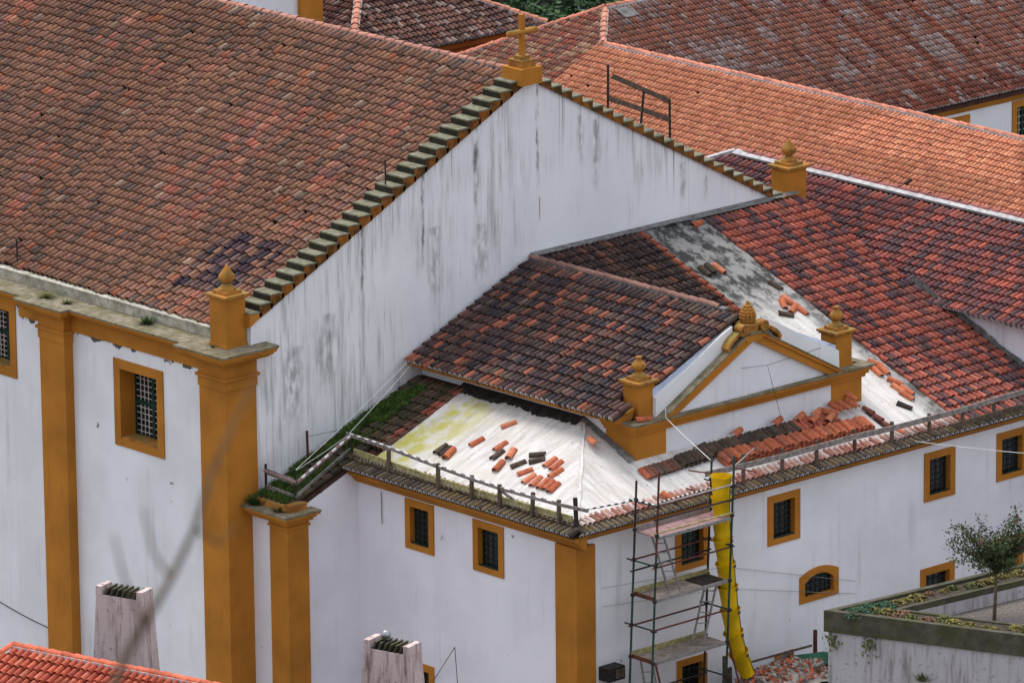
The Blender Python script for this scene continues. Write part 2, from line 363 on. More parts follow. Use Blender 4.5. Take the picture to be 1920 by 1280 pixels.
def tile_field(parent, O, u, v, cols, rows, pitch, expo, inside, color, mat='tile', n_ind=0, vis=None, wob=0.03, jit=1.0, raise_=0.058, v0=0.0, pan=(.030, .018, .015), width=0.78, hgt=0.108, slip=.025):
    O, u, v = (np.array(a, float) for a in (O, u, v)); u /= np.linalg.norm(u); v /= np.linalg.norm(v); n = np.cross(u, v)
    if n[2] < 0: n = -n
    rng = random.Random(len(bpy.data.objects)*7+3)
    wl, L = pitch*width/2, expo*1.16
    lv, lf = tile_local(L, wl, wl*.86, hgt*pitch/.2, raise_, 0.004)
    A = []; cs = []; P = []; pc = []
    colw = [wob*(2*vn(i*.45, 3.1, 5)-1)+rng.uniform(-1, 1)*wob*.55 for i in range(cols+1)]
    base = np.array(BASE[parent])
    for i in range(cols):
        for j in range(rows):
            uc, vc = (i+.5)*pitch, v0+j*expo
            if not inside(uc, vc+expo*.5): continue
            A.append((uc+rng.gauss(0, .006)*jit, vc+colw[i]+rng.gauss(0, .010)*jit, rng.gauss(0, .004)*jit, rng.gauss(0, .014)*jit, rng.gauss(0, .018)*jit))
            if slip and rng.random() < slip: A[-1] = (A[-1][0]+rng.uniform(-.02, .02), A[-1][1]-rng.uniform(.03, .12), A[-1][2]+.012, A[-1][3]+rng.uniform(-.14, .14), A[-1][4])
            cs.append(color(uc, vc, rng)); P.append((i*pitch, vc+colw[i]))
    N = len(A)
    if not N: return None
    A = np.array(A); cs = np.array(cs)
    order = []
    if n_ind:
        for k in range(N):
            p = O+u*A[k, 0]+v*(A[k, 1]+expo*.5)+n*.08; ok, wd = in_frame(p)
            if ok and (vis is None or vis(p)): order.append((wd, k))
        order = [k for _, k in sorted(order)[:n_ind]]
    ind = set(order); rest = [k for k in range(N) if k not in ind]
    def verts(k):
        du, dv, dn, yaw, rl = A[k]; c, s_ = math.cos(yaw), math.sin(yaw)
        x = lv[:, 0]*c-lv[:, 1]*s_; y = lv[:, 0]*s_+lv[:, 1]*c; z = lv[:, 2]+lv[:, 0]*rl+dn
        return O+np.outer(x+du, u)+np.outer(y+dv, v)+np.outer(z, n)
    if rest:
        V = np.concatenate([verts(k) for k in rest])-base; nl = len(lv)
        F = (np.array(lf)[None]+(np.arange(len(rest))*nl)[:, None, None]).reshape(-1, 4)
        C = np.repeat(cs[rest], nl, 0)
    else: V = np.zeros((0, 3)); F = np.zeros((0, 4), int); C = np.zeros((0, 3))
    # pan tiles between the covers: dirty clay, coloured darker to paint in gap shade
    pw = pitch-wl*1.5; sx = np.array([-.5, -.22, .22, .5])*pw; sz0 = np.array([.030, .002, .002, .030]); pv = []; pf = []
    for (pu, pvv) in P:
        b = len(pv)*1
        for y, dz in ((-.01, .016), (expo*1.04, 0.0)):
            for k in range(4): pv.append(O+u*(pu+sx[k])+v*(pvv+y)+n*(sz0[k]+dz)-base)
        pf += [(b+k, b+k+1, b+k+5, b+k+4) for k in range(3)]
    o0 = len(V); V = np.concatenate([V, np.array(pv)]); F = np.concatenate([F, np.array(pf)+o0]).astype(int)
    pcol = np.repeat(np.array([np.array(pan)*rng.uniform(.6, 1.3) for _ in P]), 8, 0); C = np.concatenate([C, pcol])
    me = bpy.data.meshes.new('tile_field'); me.vertices.add(len(V)); me.vertices.foreach_set('co', V.astype(np.float32).ravel())
    me.loops.add(len(F)*4); me.loops.foreach_set('vertex_index', F.astype(np.int32).ravel())
    me.polygons.add(len(F)); me.polygons.foreach_set('loop_start', np.arange(0, len(F)*4, 4, dtype=np.int32)); me.polygons.foreach_set('loop_total', np.full(len(F), 4, dtype=np.int32))
    me.polygons.foreach_set('use_smooth', np.repeat([True], len(F))); me.update(calc_edges=True); set_col(me, C); me.materials.append(M[mat])
    o = bpy.data.objects.new('tile_field', me); COL.objects.link(o); o.parent = parent; o['kind'] = 'stuff'; BASE[o] = BASE[parent]
    if ind:
        tm = mesh('tile', [tuple(p) for p in lv], lf); set_col(tm, np.ones((len(lv), 3))); tm.materials.append(M[mat])
        for k in order:
            du, dv, dn, yaw, rl = A[k]; t = bpy.data.objects.new('tile', tm); COL.objects.link(t); t.parent = parent
            c, s_ = math.cos(yaw), math.sin(yaw); ax = u*c+v*s_+n*rl; ay = v*c-u*s_; p = O+u*du+v*dv+n*dn-base
            t.matrix_local = Matrix(((ax[0], ay[0], n[0], p[0]), (ax[1], ay[1], n[1], p[1]), (ax[2], ay[2], n[2], p[2]), (0, 0, 0, 1)))
            t.color = (*cs[k], 1)
    return o

TDK = .74
def pick(rng, table, kk=1.0, sat=.88):
    r = rng.random()*sum(t[0] for t in table)
    for wgt, c in table:
        r -= wgt
        if r <= 0: break
    k = rng.uniform(.80, 1.06)*TDK*kk; gy = .3*c[0]+.5*c[1]+.2*c[2]; return tuple((v*sat+gy*(1-sat))*k for v in c)

def ridge_tiles(parent, p, q, pitch=.36, rad=.10, col=lin(150, 104, 92), mat='tile', mortar=True, n_max=300, mm='mortar'):
    p, q = Vector(p), Vector(q); d = (q-p); n = int(d.length/pitch); d.normalize()
    side = d.cross(Vector((0, 0, 1))).normalized(); up = side.cross(d)
    lv, lf = tile_local(pitch*1.12, rad, rad*.88, rad*.8, .02, 0.0)
    tm = mesh('ridge_tile', [tuple(a) for a in lv], lf); set_col(tm, np.ones((len(lv), 3))); tm.materials.append(M[mat])
    b = BASE[parent]
    for i in range(min(n, n_max)):
        a = p+d*(i*pitch)-b; t = bpy.data.objects.new('ridge_tile', tm); COL.objects.link(t); t.parent = parent
        j = random.uniform(-.03, .03); ax = (side+d*j).normalized(); ay = (d-side*j).normalized()
        t.matrix_local = Matrix(((ax.x, ay.x, up.x, a.x), (ax.y, ay.y, up.y, a.y), (ax.z, ay.z, up.z, a.z+random.uniform(-.008, .008)), (0, 0, 0, 1)))
        k = random.uniform(.8, 1.2); t.color = (col[0]*k, col[1]*k, col[2]*k, 1)
    if mortar:
        part('ridge_mortar', MB().beam(p-up*.02, q-up*.02, rad*(2.3 if mm == 'mortar' else 1.8), .07, up), mm, parent)

def eave_mortar(parent, O, u, v, cols, pitch, inside=lambda a: True, raise_=.05, hgt=.108, width=.78):
    O, u, v = (np.array(a, float) for a in (O, u, v)); u /= np.linalg.norm(u); v /= np.linalg.norm(v); n = np.cross(u, v)
    if n[2] < 0: n = -n
    mb = MB(); wl = pitch*width/2
    for i in range(cols):
        uc = (i+.5)*pitch
        if not inside(uc): continue
        vs = []; r1, h1, r0, h0 = wl+.004, hgt*pitch/.2+.004, wl*.5, hgt*.42
        for (r, h) in ((r1, h1), (r0, h0)):
            for k in range(7):
                t = math.pi*k/6; vs.append(O+u*(uc+r*math.cos(t))+v*(-.012+random.uniform(-.004, .004))+n*(raise_+h*math.sin(t)))
        mb.add(vs, [(k, k+1, 8+k, 7+k) for k in range(6)])
    return part('eave_mortar', mb, 'mortar', parent)

def deck(parent, pts, name='roof', mat='deck', th=.12):
    """thick roof slab under a tile field; pts is a planar polygon"""
    n = len(pts); vs = [tuple(p) for p in pts]+[(p[0], p[1], p[2]-th) for p in pts]
    fs = [tuple(range(n)), tuple(range(2*n-1, n-1, -1))]+[(i, (i+1) % n, (i+1) % n+n, i+n) for i in range(n)]
    return part(name, MB().add(vs, fs), mat, parent)

def window(parent, ax, pl, u0, u1, z0, z1, fw, style, depth=.3, frame='ochre', name='window', top=None):
    """ochre surround (part) with pane, grille and sill (sub-parts); returns the wall opening"""
    def bx(mb, d0, d1, a, b, c, d):
        return mb.box(pl+d0, pl+d1, a, b, c, d) if ax == 'x' else mb.box(a, b, pl+d0, pl+d1, c, d)
    i0, i1, j0, j1 = u0+fw, u1-fw, z0+fw*.8, z1-fw
    s = MB()
    bx(s, -.035, depth, u0, i0, z0, z1); bx(s, -.035, depth, i1, u1, z0, z1); bx(s, -.034, depth, i0, i1, j1, z1); bx(s, -.034, depth, i0, i1, z0, j0)
    w_ = part(name, s, frame, parent)
    part('pane', bx(MB(), depth-.02, depth+.02, i0, i1, j0, j1), 'glass', w_)
    g = MB()
    if style == 'church':
        d0 = depth-.07
        bx(g, d0, d0+.05, i0, i0+.07, j0, j1); bx(g, d0, d0+.05, i1-.07, i1, j0, j1); bx(g, d0, d0+.05, i0, i1, j1-.07, j1); bx(g, d0, d0+.05, i0, i1, j0, j0+.07)
        um, zm = (i0+i1)/2, (j0+j1)/2
        bx(g, d0-.002, d0+.052, um-.05, um+.05, j0, j1); bx(g, d0-.004, d0+.054, i0, i1, zm-.06, zm+.06)
        part('casement', g, 'green', w_); g = MB()
        for (a, b) in ((i0+.07, um-.05), (um+.05, i1-.07)):
            for k in range(1, 4):
                t = a+(b-a)*k/4; bx(g, d0+.01, d0+.03, t-.011, t+.011, j0, j1)
            for (c, d) in ((j0+.07, zm-.06), (zm+.06, j1-.07)):
                for k in range(0, 5):
                    t = c+(d-c)*(k+.5)/5; bx(g, d0+.012, d0+.028, a, b, t-.011, t+.011)
        part('glazing_bars', g, 'bars', w_)
        part('sill', bx(MB(), .0, depth-.08, i0, i1, j0, j0+.05), 'oldochre', w_)
    else:
        d0 = depth-.06
        for k in range(1, 4):
            t = i0+(i1-i0)*k/4; bx(g, d0, d0+.02, t-.009, t+.009, j0, j1)
        for k in range(1, 6):
            t = j0+(j1-j0)*k/6; bx(g, d0+.002, d0+.018, i0, i1, t-.009, t+.009)
        part('grille', g, 'darkbars', w_)
        part('sill', bx(MB(), .0, depth-.07, i0, i1, j0, j0+.025), 'green', w_)
    return (u0+.02, u1-.02, z0+.02, z1-.02)

def urn(parent, c, s=1.0, style='flame', name='urn'):
    """garlic-shaped finial on a moulded foot"""
    foot = [(.25*s, 0), (.25*s, .05*s), (.20*s, .08*s), (.12*s, .16*s), (.085*s, .20*s)]
    part('urn_foot', MB().lathe(c, foot, 12), 'oldochre', parent, True)
    if style == 'flame':
        body = [(.085, .19), (.14, .22), (.20, .30), (.21, .37), (.18, .44), (.13, .50), (.10, .56), (.06, .62), (.02, .68)]
    else:
        body = [(.085, .19), (.15, .22), (.215, .30), (.225, .38), (.18, .47), (.11, .53), (.085, .57), (.10, .62), (.11, .66), (.05, .67)]
    part(name, MB().lathe(c, [(r*s, z*s) for r, z in body], 24, 8, .07), 'oldochre', parent, True)

def pedestal(parent, x0, x1, y0, y1, z0, z1, us=1.0, style='flame'):
    pn = part('pinnacle', MB().box(x0, x1, y0, y1, z0, z1).box(x0-.03, x1+.03, y0-.03, y1+.03, z0, z0+.08), 'ochre', parent)
    o = .09
    part('cap', MB().box(x0-.05, x1+.05, y0-.05, y1+.05, z1, z1+.05).box(x0-o, x1+o, y0-o, y1+o, z1+.05, z1+.11).box(x0+.06, x1-.06, y0+.06, y1-.06, z1+.11, z1+.2), 'oldochre', pn)
    urn(pn, ((x0+x1)/2, (y0+y1)/2, z1+.19), us, style)
    return pn

# ------------------------------------------------------------------ ground: level yard round the church, hillside rising to the viewpoint
ZG = 0.5
Fh = np.array([CF[0], CF[1]]); Fh /= np.linalg.norm(Fh); Sh = np.array([Fh[1], -Fh[0]])
hs_ = [-400, -60, -20, 0, 20, 50, 80, 110, 130, 150, 158, 165, 172, 190, 220, 260, 340, 500, 900, 2600]
ss_ = [-1600, -500, -200, -90, -45, -22, 0, 22, 45, 90, 200, 500, 1600]
gv = []; gf = []
for h in hs_:
    for s_ in ss_:
        p = CAM[:2]+Fh*h+Sh*s_; gv.append((p[0], p[1], max(ZG, min(57.5, 57-.33*h))))
ns = len(ss_)
for i in range(len(hs_)-1):
    for j in range(ns-1): gf.append((i*ns+j, i*ns+j+1, (i+1)*ns+j+1, (i+1)*ns+j))
gm = mesh('ground', gv, gf); gm.materials.append(M['ground']); go = bpy.data.objects.new('ground', gm); COL.objects.link(go); go['kind'] = 'structure'

# ------------------------------------------------------------------ church nave
NV = thing('church_nave', 'large white church nave with stepped gable, cross and broad brown tiled roof', 'church', (10.8, 10, ZG))
YN = 25.0
h1 = window(NV, 'x', .3, 2.95, 5.05, 9.49, 11.93, .27, 'church', .55)
h2 = window(NV, 'x', .3, 9.3, 11.3, 10.48, 12.62, .27, 'church', .55)
part('wall', MB().wall('x', .3, .3, YN, ZG, 12.62, [h1, h2], .5, .6), 'white', NV)
# corner and facade pilasters with capital bands
def pilaster(par, x0, x1, y0, y1, zt, mat='ochre'):
    p = part('pilaster', MB().box(x0, x1, y0, y1, ZG, zt), mat, par)
    part('capital', MB().box(x0-.03, x1+.03, y0-.03, y1+.03, zt, zt+.27).box(x0-.08, x1+.08, y0-.08, y1+.08, zt+.27, zt+.35).box(x0-.02, x1+.02, y0-.02, y1+.02, zt+.35, zt+.80), mat, p)
pilaster(NV, 0, 1.07, 0, 1.08, 12.0)
pilaster(NV, 0, .36, 6.82, 7.9, 12.0)
# entablature: frieze, stepped cornice, mossy top ledge
fr = MB().box(.24, .5, 1.1, 6.8, 12.33, 12.8).box(.24, .5, 7.92, 9.1, 12.33, 12.8).box(.24, .5, 9.1, YN, 12.63, 12.8)
part('frieze', fr, 'ochre', NV)
co = MB(); tp = MB()
for (y0, y1, e) in ((1.55, 6.33, -.2), (8.4, YN, -.2)):
    co.box(e+.28, .5, y0, y1, 12.801, 12.86).box(e+.2, .5, y0, y1, 12.861, 12.93).box(e+.08, .5, y0, y1, 12.931, 13.0).box(e+.02, .5, y0, y1, 13.001, 13.05)
    tp.box(e, .66, y0, y1, 13.051, 13.1)
for (y0, y1, x1, e) in ((-.5, 1.55, 1.48, -.5), (6.33, 8.4, .5, -.5)):
    ya = y0
    if y0 < 0:
        for (o, za, zb) in ((.2, 12.801, 12.86), (.12, 12.861, 12.93), (.05, 12.931, 13.0), (.02, 13.001, 13.05)): co.box(e+o, x1-o*.8, y0+o, y1, za, zb)
    else:
        for (o, za, zb) in ((.2, 12.801, 12.86), (.12, 12.861, 12.93), (.05, 12.931, 13.0), (.02, 13.001, 13.05)): co.box(e+o, x1, y0+o, y1-o, za, zb)
    tp.box(e, x1 if y0 < 0 else .66, y0, y1, 13.05, 13.104)
part('cornice', co, 'ochre', NV); part('ledge', tp, 'ledge', NV)
part('parapet', MB().box(.66, .86, .82, YN, 13.1, 13.36).box(.63, .89, .82, YN, 13.36, 13.40), 'parapet', NV)
# gable wall
gp = [(.5, ZG), (21.5, ZG), (21.5, 13.3), (11.55, 18.58), (11.3, 18.64), (10.5, 18.64), (1.06, 13.90), (.95, 13.7), (.95, 13.06), (.5, 13.06)]
part('gable_wall', MB().prism(gp, 'y', .05, .6), 'gable', NV)
# stepped coping: each step a block
for k in range(0, 24):
    x, z = 1.21+.395*k, 13.98+.198*k
    st = part('coping_step', MB().prism([(x, z-.19), (x, z+.17), (x+.47, z+.17), (x+.47, z+.02)], 'y', -.03, .66), 'stepochre', NV)
    part('step_top', MB().box(x-.012, x+.43, -.045, .68, z+.17, z+.21), 'step', st); part('riser', MB().box(x-.012, x-.002, -.034, .67, z-.03, z+.17), 'riser', st)
st = part('coping_step', MB().prism([(.87, 13.6), (.87, 13.95), (1.3, 13.95), (1.3, 13.85)], 'y', -.03, .66), 'ochre', NV)
part('step_top', MB().box(.86, 1.22, -.045, .68, 13.95, 13.99), 'step', st)
for j in range(0, 24):
    x, z = 11.79+.385*j, 18.55-.205*j
    st = part('coping_step', MB().prism([(x-.40, z-.0), (x, z), (x, z-.26), (x-.40, z-.06)], 'y', -.03, .66), 'stepochre', NV)
    part('step_top', MB().box(x-.40, x+.012, -.045, .68, z, z+.04), 'step', st)
pedestal(NV, .2, .88, .16, .82, 13.1, 14.42, 1.0, 'flame')
pedestal(NV, 20.92, 21.62, .0, .70, 12.6, 14.42, .95, 'flame')
# cross on a stepped plinth
cr = part('cross_plinth', MB().box(10.5, 11.25, -.25, .57, 18.62, 19.08), 'ochre', NV)
part('plinth_block', MB().box(10.62, 11.13, -.12, .44, 19.08, 19.28).box(10.72, 11.03, .0, .32, 19.28, 19.38), 'oldochre', cr)
part('cross_shaft', MB().box(10.81, 10.94, .09, .22, 19.38, 20.52), 'ochre', cr)
part('cross_arm', MB().tube([(10.37, .155, 20.03), (11.40, .155, 20.03)], .085, 10), 'oldochre', cr, True)
# nave roof
SL = .5376
rf = deck(NV, [(.7, .6, 13.28), (11.0, .6, 18.82), (11.0, YN, 18.82), (.7, YN, 13.28)])
deck(NV, [(11.0, .6, 18.80), (21.6, .6, 13.1), (21.6, YN, 13.1), (11.0, YN, 18.80)], 'roof_rear_slope', 'tile_lichen')
part('end_wall', MB().prism([(.5, ZG), (21.5, ZG), (21.5, 13.1), (11, 18.6), (.5, 13.1)], 'y', YN-.4, YN-.02), 'white', NV)
part('rear_wall', MB().wall('x', 21.2, .6, YN-.4, ZG, 13.1, [], .3, .3), 'white', NV)
NB = [(6, lin(166, 120, 99)), (6, lin(156, 111, 91)), (4, lin(142, 106, 89)), (1.8, lin(120, 98, 87)), (4, lin(174, 126, 98)), (.6, lin(190, 116, 84)), (.35, lin(184, 156, 134))]
NO = [(4, lin(200, 112, 84)), (3, lin(184, 116, 92)), (3, lin(150, 108, 98)), (1, lin(214, 140, 104))]
ND = [(4, lin(74, 58, 72)), (3, lin(92, 66, 74)), (2, lin(66, 58, 70)), (2, lin(134, 98, 96))]
def c_nave(uc, vc, rng):
    y = .68+uc; x = .92+vc*.881
    o = vn(x*.45+4, y*.9, 1)*.6+vn(x*1.1, y*2.2, 2)*.4
    dpatch = (1.75 < x < 3.75 and 1.7 < y < 4.1 and ((y*1.4-x*.1) % 1.3 < .95)) and x < 4.6-.2*y
    if dpatch and rng.random() < .88: return pick(rng, ND)
    if (5.6 < y < 7.8 and 3.4 < x < 8.2 and rng.random() < .55) or (y < 4 and 4 < x < 9 and vn(x*.8, y*1.3, 9) > .72) or rng.random() < max(0, (o-.60))*2.0: return pick(rng, NO, 1.15, .82)
    g = vn(x*.3, y*.3, 8)
    c = pick(rng, NB, 1.12, .98)
    return tuple(v*(.82+.3*g) for v in c)
tile_field(rf, (.86, .66, 13.36), (0, 1, 0), (1, 0, SL), 118, 34, .205, .336, lambda a, b: True, c_nave, 'tile', 300, None, .07)
ridge_tiles(rf, (11.02, .6, 18.86), (11.02, YN, 18.86), .38, .11, lin(176, 126, 110), 'tile', True, 300, 'greycem')

# ------------------------------------------------------------------ annex below the gable (lean-to roofs under repair)
MS = 4.08/10.5                                   # slope of both lean-to roofs
def zP(x): return 9.6+MS*(x-2.9)                 # roof facing -X
def zR(y): return 9.6+MS*(y+10.5)                # roof facing -Y
AN = thing('annex_building', 'white and ochre annex with half stripped lean-to roof and small barred windows', 'building', (10, -6, ZG))
# narrow projecting end with its own pilaster
part('wall', MB().box(.85, 1.3, -1.45, .04, ZG, 8.52), 'white2', AN)
part('wall', MB().prism([(.9, ZG), (3.34, ZG), (3.34, zP(3.34)-.12), (.9, zP(.9)-.12)], 'y', -1.45, -1.1), 'white2', AN)
pp = part('pilaster', MB().box(.75, 1.48, -1.55, -.81, ZG, 8.36), 'ochre', AN)
part('capital', MB().box(.70, 1.52, -1.60, -.78, 8.36, 8.42).box(.74, 1.49, -1.56, -.8, 8.42, 8.53), 'ochre', pp)
part('cornice', MB().box(.62, 1.55, -1.68, -.02, 8.53, 8.62).box(.54, 1.60, -1.76, -.02, 8.62, 8.70).box(.45, 1.66, -1.85, -.02, 8.70, 8.76), 'ochre', AN)
part('ledge', MB().box(.43, 1.68, -1.87, -.02, 8.76, 8.82), 'ledge', AN)
part('kerb_block', MB().box(.78, 1.40, -1.60, -1.38, 8.82, 9.02).box(.78, .95, -1.38, -.1, 8.82, 8.98), 'oldochre', AN)
# wall facing the street corner
hb = [window(AN, 'x', 3.34, -4.5, -3.36, 7.75, 9.13, .2, 'barred', .16), window(AN, 'x', 3.34, -7.25, -6.05, 7.72, 9.12, .2, 'barred', .16), window(AN, 'x', 3.34, -4.43, -3.3, 2.6, 4.64, .2, 'barred', .16, name='doorway')]
part('wall', MB().wall('x', 3.34, -10.03, -1.45, ZG, 9.2, hb, .3, .45), 'white2', AN)
part('eave_band', MB().prism([(3.33, 9.16), (3.22, 9.22), (3.12, 9.36), (2.98, 9.44), (2.98, 9.52), (3.4, 9.6)], 'y', -10.42, -1.44), 'ochre', AN)
cp = part('pilaster', MB().box(3.24, 3.92, -10.13, -9.32, ZG, 9.17), 'ochre', AN)
# long wall
WR = 40.0
hr = [window(AN, 'y', -10.03, a, a+1.2, 7.74, 9.11, .2, 'barred', .16) for a in (6.87, 10.25, 16.18, 19.01)]
hr.append(window(AN, 'y', -10.03, 16.06, 17.38, 4.3, 5.86, .2, 'barred', .16)); hr.append(window(AN, 'y', -10.03, 18.9, 20.1, 4.6, 6.1, .2, 'barred', .16))
hr.append(window(AN, 'y', -10.03, 10.51, 11.21, 2.9, 4.69, .15, 'barred', .16, name='doorway')); hr.append(window(AN, 'y', -10.03, 6.9, 8.0, 4.0, 5.3, .18, 'barred', .16))
# arched window
def arc(u0, u1, zb, ze, zc, n=8):
    pts = [(u0, zb), (u1, zb)]
    for k in range(n+1):
        t = k/n; u = u1+(u0-u1)*t; pts.append((u, ze+(zc-ze)*(1-(2*t-1)**2)))
    return pts
ou, iu = arc(11.44, 12.9, 5.88, 6.62, 6.80), arc(11.63, 12.71, 6.02, 6.42, 6.62); nn = len(ou); fm = MB()
for y in (-10.065, -9.86): fm.add([(a, y, b) for a, b in ou]+[(a, y, b) for a, b in iu], [(i, (i+1) % nn, (i+1) % nn+nn, i+nn) for i in range(nn)])
for pl in (ou, iu): fm.add([(a, -10.065, b) for a, b in pl]+[(a, -9.86, b) for a, b in pl], [(i, (i+1) % nn, (i+1) % nn+nn, i+nn) for i in range(nn)])
aw = part('window', fm, 'ochre', AN)
part('pane', MB().prism(iu, 'y', -9.93, -9.90), 'glass', aw)
gb = MB()
for k in range(1, 6): t = 11.63+1.08*k/6; gb.box(t-.01, t+.01, -9.975, -9.955, 6.02, 6.5)
for z in (6.18, 6.34, 6.48): gb.box(11.63, 12.71, -9.973, -9.957, z-.01, z+.01)
part('grille', gb, 'darkbars', aw)
hr.append((11.46, 12.88, 5.90, 6.60))
part('wall', MB().wall('y', -10.03, 3.34, WR, ZG, 9.32, hr, .3, .45), 'white', AN)
part('eave_band', MB().prism([(-10.04, 9.30), (-10.12, 9.34), (-10.22, 9.44), (-10.40, 9.50), (-10.40, 9.55), (-9.9, 9.62)], 'x', 3.3, WR), 'ochre', AN)
# roof slabs
rp = deck(AN, [(3.02, -10.34, zP(3.02)-.02), (6.95, -6.45, zP(6.95)-.02), (6.95, -.0, zP(6.95)-.02), (.9, -.0, zP(.9)-.02), (.9, -1.45, zP(.9)-.02), (3.02, -1.45, zP(3.02)-.02)])
rr = deck(AN, [(x, y, zR(y)-.02) for x, y in ((3.1, -10.36), (WR, -10.36), (WR, -9.3), (21.3, -9.3), (21.3, .04), (11.0, .04), (15.0, -4.55), (15.3, -8.0), (7.0, -8.0), (7.0, -6.4))], 'roof')
TH = math.hypot(1, MS); vP = (1, 0, MS); vR = (0, 1, MS)
OL = [(4, lin(112, 98, 80)), (3, lin(128, 112, 86)), (2, lin(96, 84, 74)), (2, lin(134, 110, 70))]
PKs = [(4, lin(206, 150, 132)), (3, lin(186, 110, 88)), (3, lin(222, 190, 176))]
RD = [(4.5, lin(196, 96, 74)), (2, lin(208, 112, 88)), (2.6, lin(104, 78, 84)), (1.8, lin(124, 84, 84)), (3, lin(162, 92, 82))]
BR = [(4, lin(78, 58, 54)), (3, lin(96, 70, 62)), (2, lin(64, 54, 56)), (1.2, lin(142, 86, 62)), (2, lin(108, 78, 66))]
# eave rows over the street corner wall, then along the long wall
tile_field(rp, (2.84, -10.36, zP(2.84)), (0, 1, 0), vP, 47, 2, .19, .34, lambda a, b: -10.36+a < -1.5 and (2.84+b/TH-2.9) < (-10.36+a+10.5)+.1, lambda a, b, r: pick(r, OL), 'tile', 60, None, .015)
eave_mortar(rp, (2.84, -10.36, zP(2.84)), (0, 1, 0), vP, 47, .19, lambda a: a < 8.85)
def c_eave(a, b, r):
    x = 2.95+a
    if b > .30 and x < 17.4: return pick(r, PKs, 1.25, .7)
    return pick(r, OL)
tile_field(rr, (2.95, -10.52, zR(-10.52)), (1, 0, 0), vR, 104, 2, .19, .34, lambda a, b: (b/TH) < a+.05 and not (b > .32 and 2.95+a > 17.4), c_eave, 'tile', 120, None, .015)
eave_mortar(rr, (2.95, -10.52, zR(-10.52)), (1, 0, 0), vR, 104, .19)
# red tiled field on the right, brown strip on the left of the stripped part
tile_field(rr, (17.43, -10.16, zR(-10.16)), (1, 0, 0), vR, 20, 32, .192, .346, lambda a, b: -10.16+b/TH < -.02, lambda a, b, r: pick(r, RD, 1.1, .88), 'tile_new', 110, None, .03, slip=.006, hgt=.112)
tile_field(rr, (21.35, -10.16, zR(-10.16)), (1, 0, 0), vR, 80, 3, .192, .346, lambda a, b: 1, lambda a, b, r: pick(r, RD), 'tile_new', 0, None, .03, hgt=.112)
def c_tri(a, b, r):
    x = 7.1+a
    if x > 14.8: return pick(r, [(3, lin(206, 104, 66)), (1, lin(188, 92, 64))])
    return pick(r, BR)
tile_field(rr, (7.15, -5.0, zR(-5.0)), (1, 0, 0), vR, 40, 16, .20, .35, lambda a, b: -5+b/TH < -.02 and 7.15+a > 11.05 and -5+b/TH > -1.124*(7.15+a-11)-.25, c_tri, 'tile', 0, None, .03)
# mossy tiles against the gable
def c_moss(a, b, r):
    y = -2.0+a
    if y < -1.55: return pick(r, [(2, lin(176, 92, 70)), (2, lin(120, 82, 66)), (1, lin(96, 74, 60))])
    return pick(r, [(3, lin(92, 80, 62)), (2, lin(76, 68, 52)), (2, lin(112, 84, 66))])
tile_field(rp, (.95, -2.0, zP(.95)), (0, 1, 0), vP, 10, 18, .20, .345, lambda a, b: (.95+b/TH < 6.9) and (-2.0+a > -1.45 or .95+b/TH > 3.7), c_moss, 'tile_moss', 70, None, .02)
# cement screed sheets, uneven, with slightly ragged edges
def screed(name, mat, par, xa, xb, y0, y1, zf, ny, nx):
    vs = []; fs = []
    for j in range(ny+1):
        y = y0+(y1-y0)*j/ny; a, b = xa(y), xb(y)
        for i in range(nx+1):
            t = i/nx; x = a+(b-a)*t; rag = .10*(vn(y*4.3, i*.0+1.5, 6)-.5)*(1 if i in (0, nx) else 0)
            yy = y+(.10*(vn(x*4.3, j*.0+2.5, 7)-.5) if j in (0, ny) else 0)
            vs.append((x+rag, yy, zf(x+rag, yy)+.055+.014*(vn(x*3.1, y*3.1, 3)-.5)+.03*(vn(x*.8, y*.8, 4)-.5)))
    for j in range(ny):
        for i in range(nx): q = j*(nx+1)+i; fs.append((q, q+1, q+nx+2, q+nx+1))
    return part(name, MB().add(vs, fs), mat, par, True)
screed('cement_screed', 'cement1', rp, lambda y: 3.40, lambda y: min(6.96, y+13.48), -10.05, -1.95, lambda x, y: zP(x), 56, 24)
screed('cement_screed', 'cement2', rr, lambda y: y+13.32, lambda y: 17.42, -9.94, -8.36, lambda x, y: zR(y), 12, 84)
screed('cement_screed', 'cement2', rr, lambda y: y+13.32, lambda y: 6.98, -8.38, -6.42, lambda x, y: zR(y), 14, 10)
screed('cement_screed', 'cement2', rr, lambda y: 15.16, lambda y: 17.42, -8.40, -.05, lambda x, y: zR(y), 60, 16)
# bitumen and cement flashing where roofs meet walls
def ragged(p, q, wdt, up, n, seed, off=.075):
    p, q = Vector(p), Vector(q); vs = []; fs = []
    for i in range(n+1):
        a = p.lerp(q, i/n); f_ = (q-p).length*i/n; k = wdt*(.45+.6*vn(f_*.9, 1.7, seed)+.25*vn(f_*3.1, 2.2, seed)+.30*vn(f_*11, 4.2, seed)+.22*vn(f_*27, 4.2, seed)); b = a+Vector(up)*k
        vs += [a+Vector((0, 0, off+.02)), b+Vector((0, 0, off))]
    fs = [(2*i, 2*i+1, 2*i+3, 2*i+2) for i in range(n)]
    return MB().add(vs, fs)
dn = Vector((-1, 0, -MS))
part('bitumen_flashing', ragged((6.95, -1.7, zP(6.95)), (6.95, -6.5, zP(6.95)), .36, dn, 150, 3), 'tar', rp)
part('bitumen_flashing', ragged((6.95, -6.5, zP(6.95)), (6.93, -8.45, zR(-8.45)), .22, (-1, -.25, -.15), 60, 5, .09), 'greycem', rp)
part('cement_flashing', ragged((11.0, .03, zR(.03)+.02), (21.2, .03, zR(.03)+.02), .16, (0, -1, -MS+.25), 260, 8, .10), 'greycem', rr)
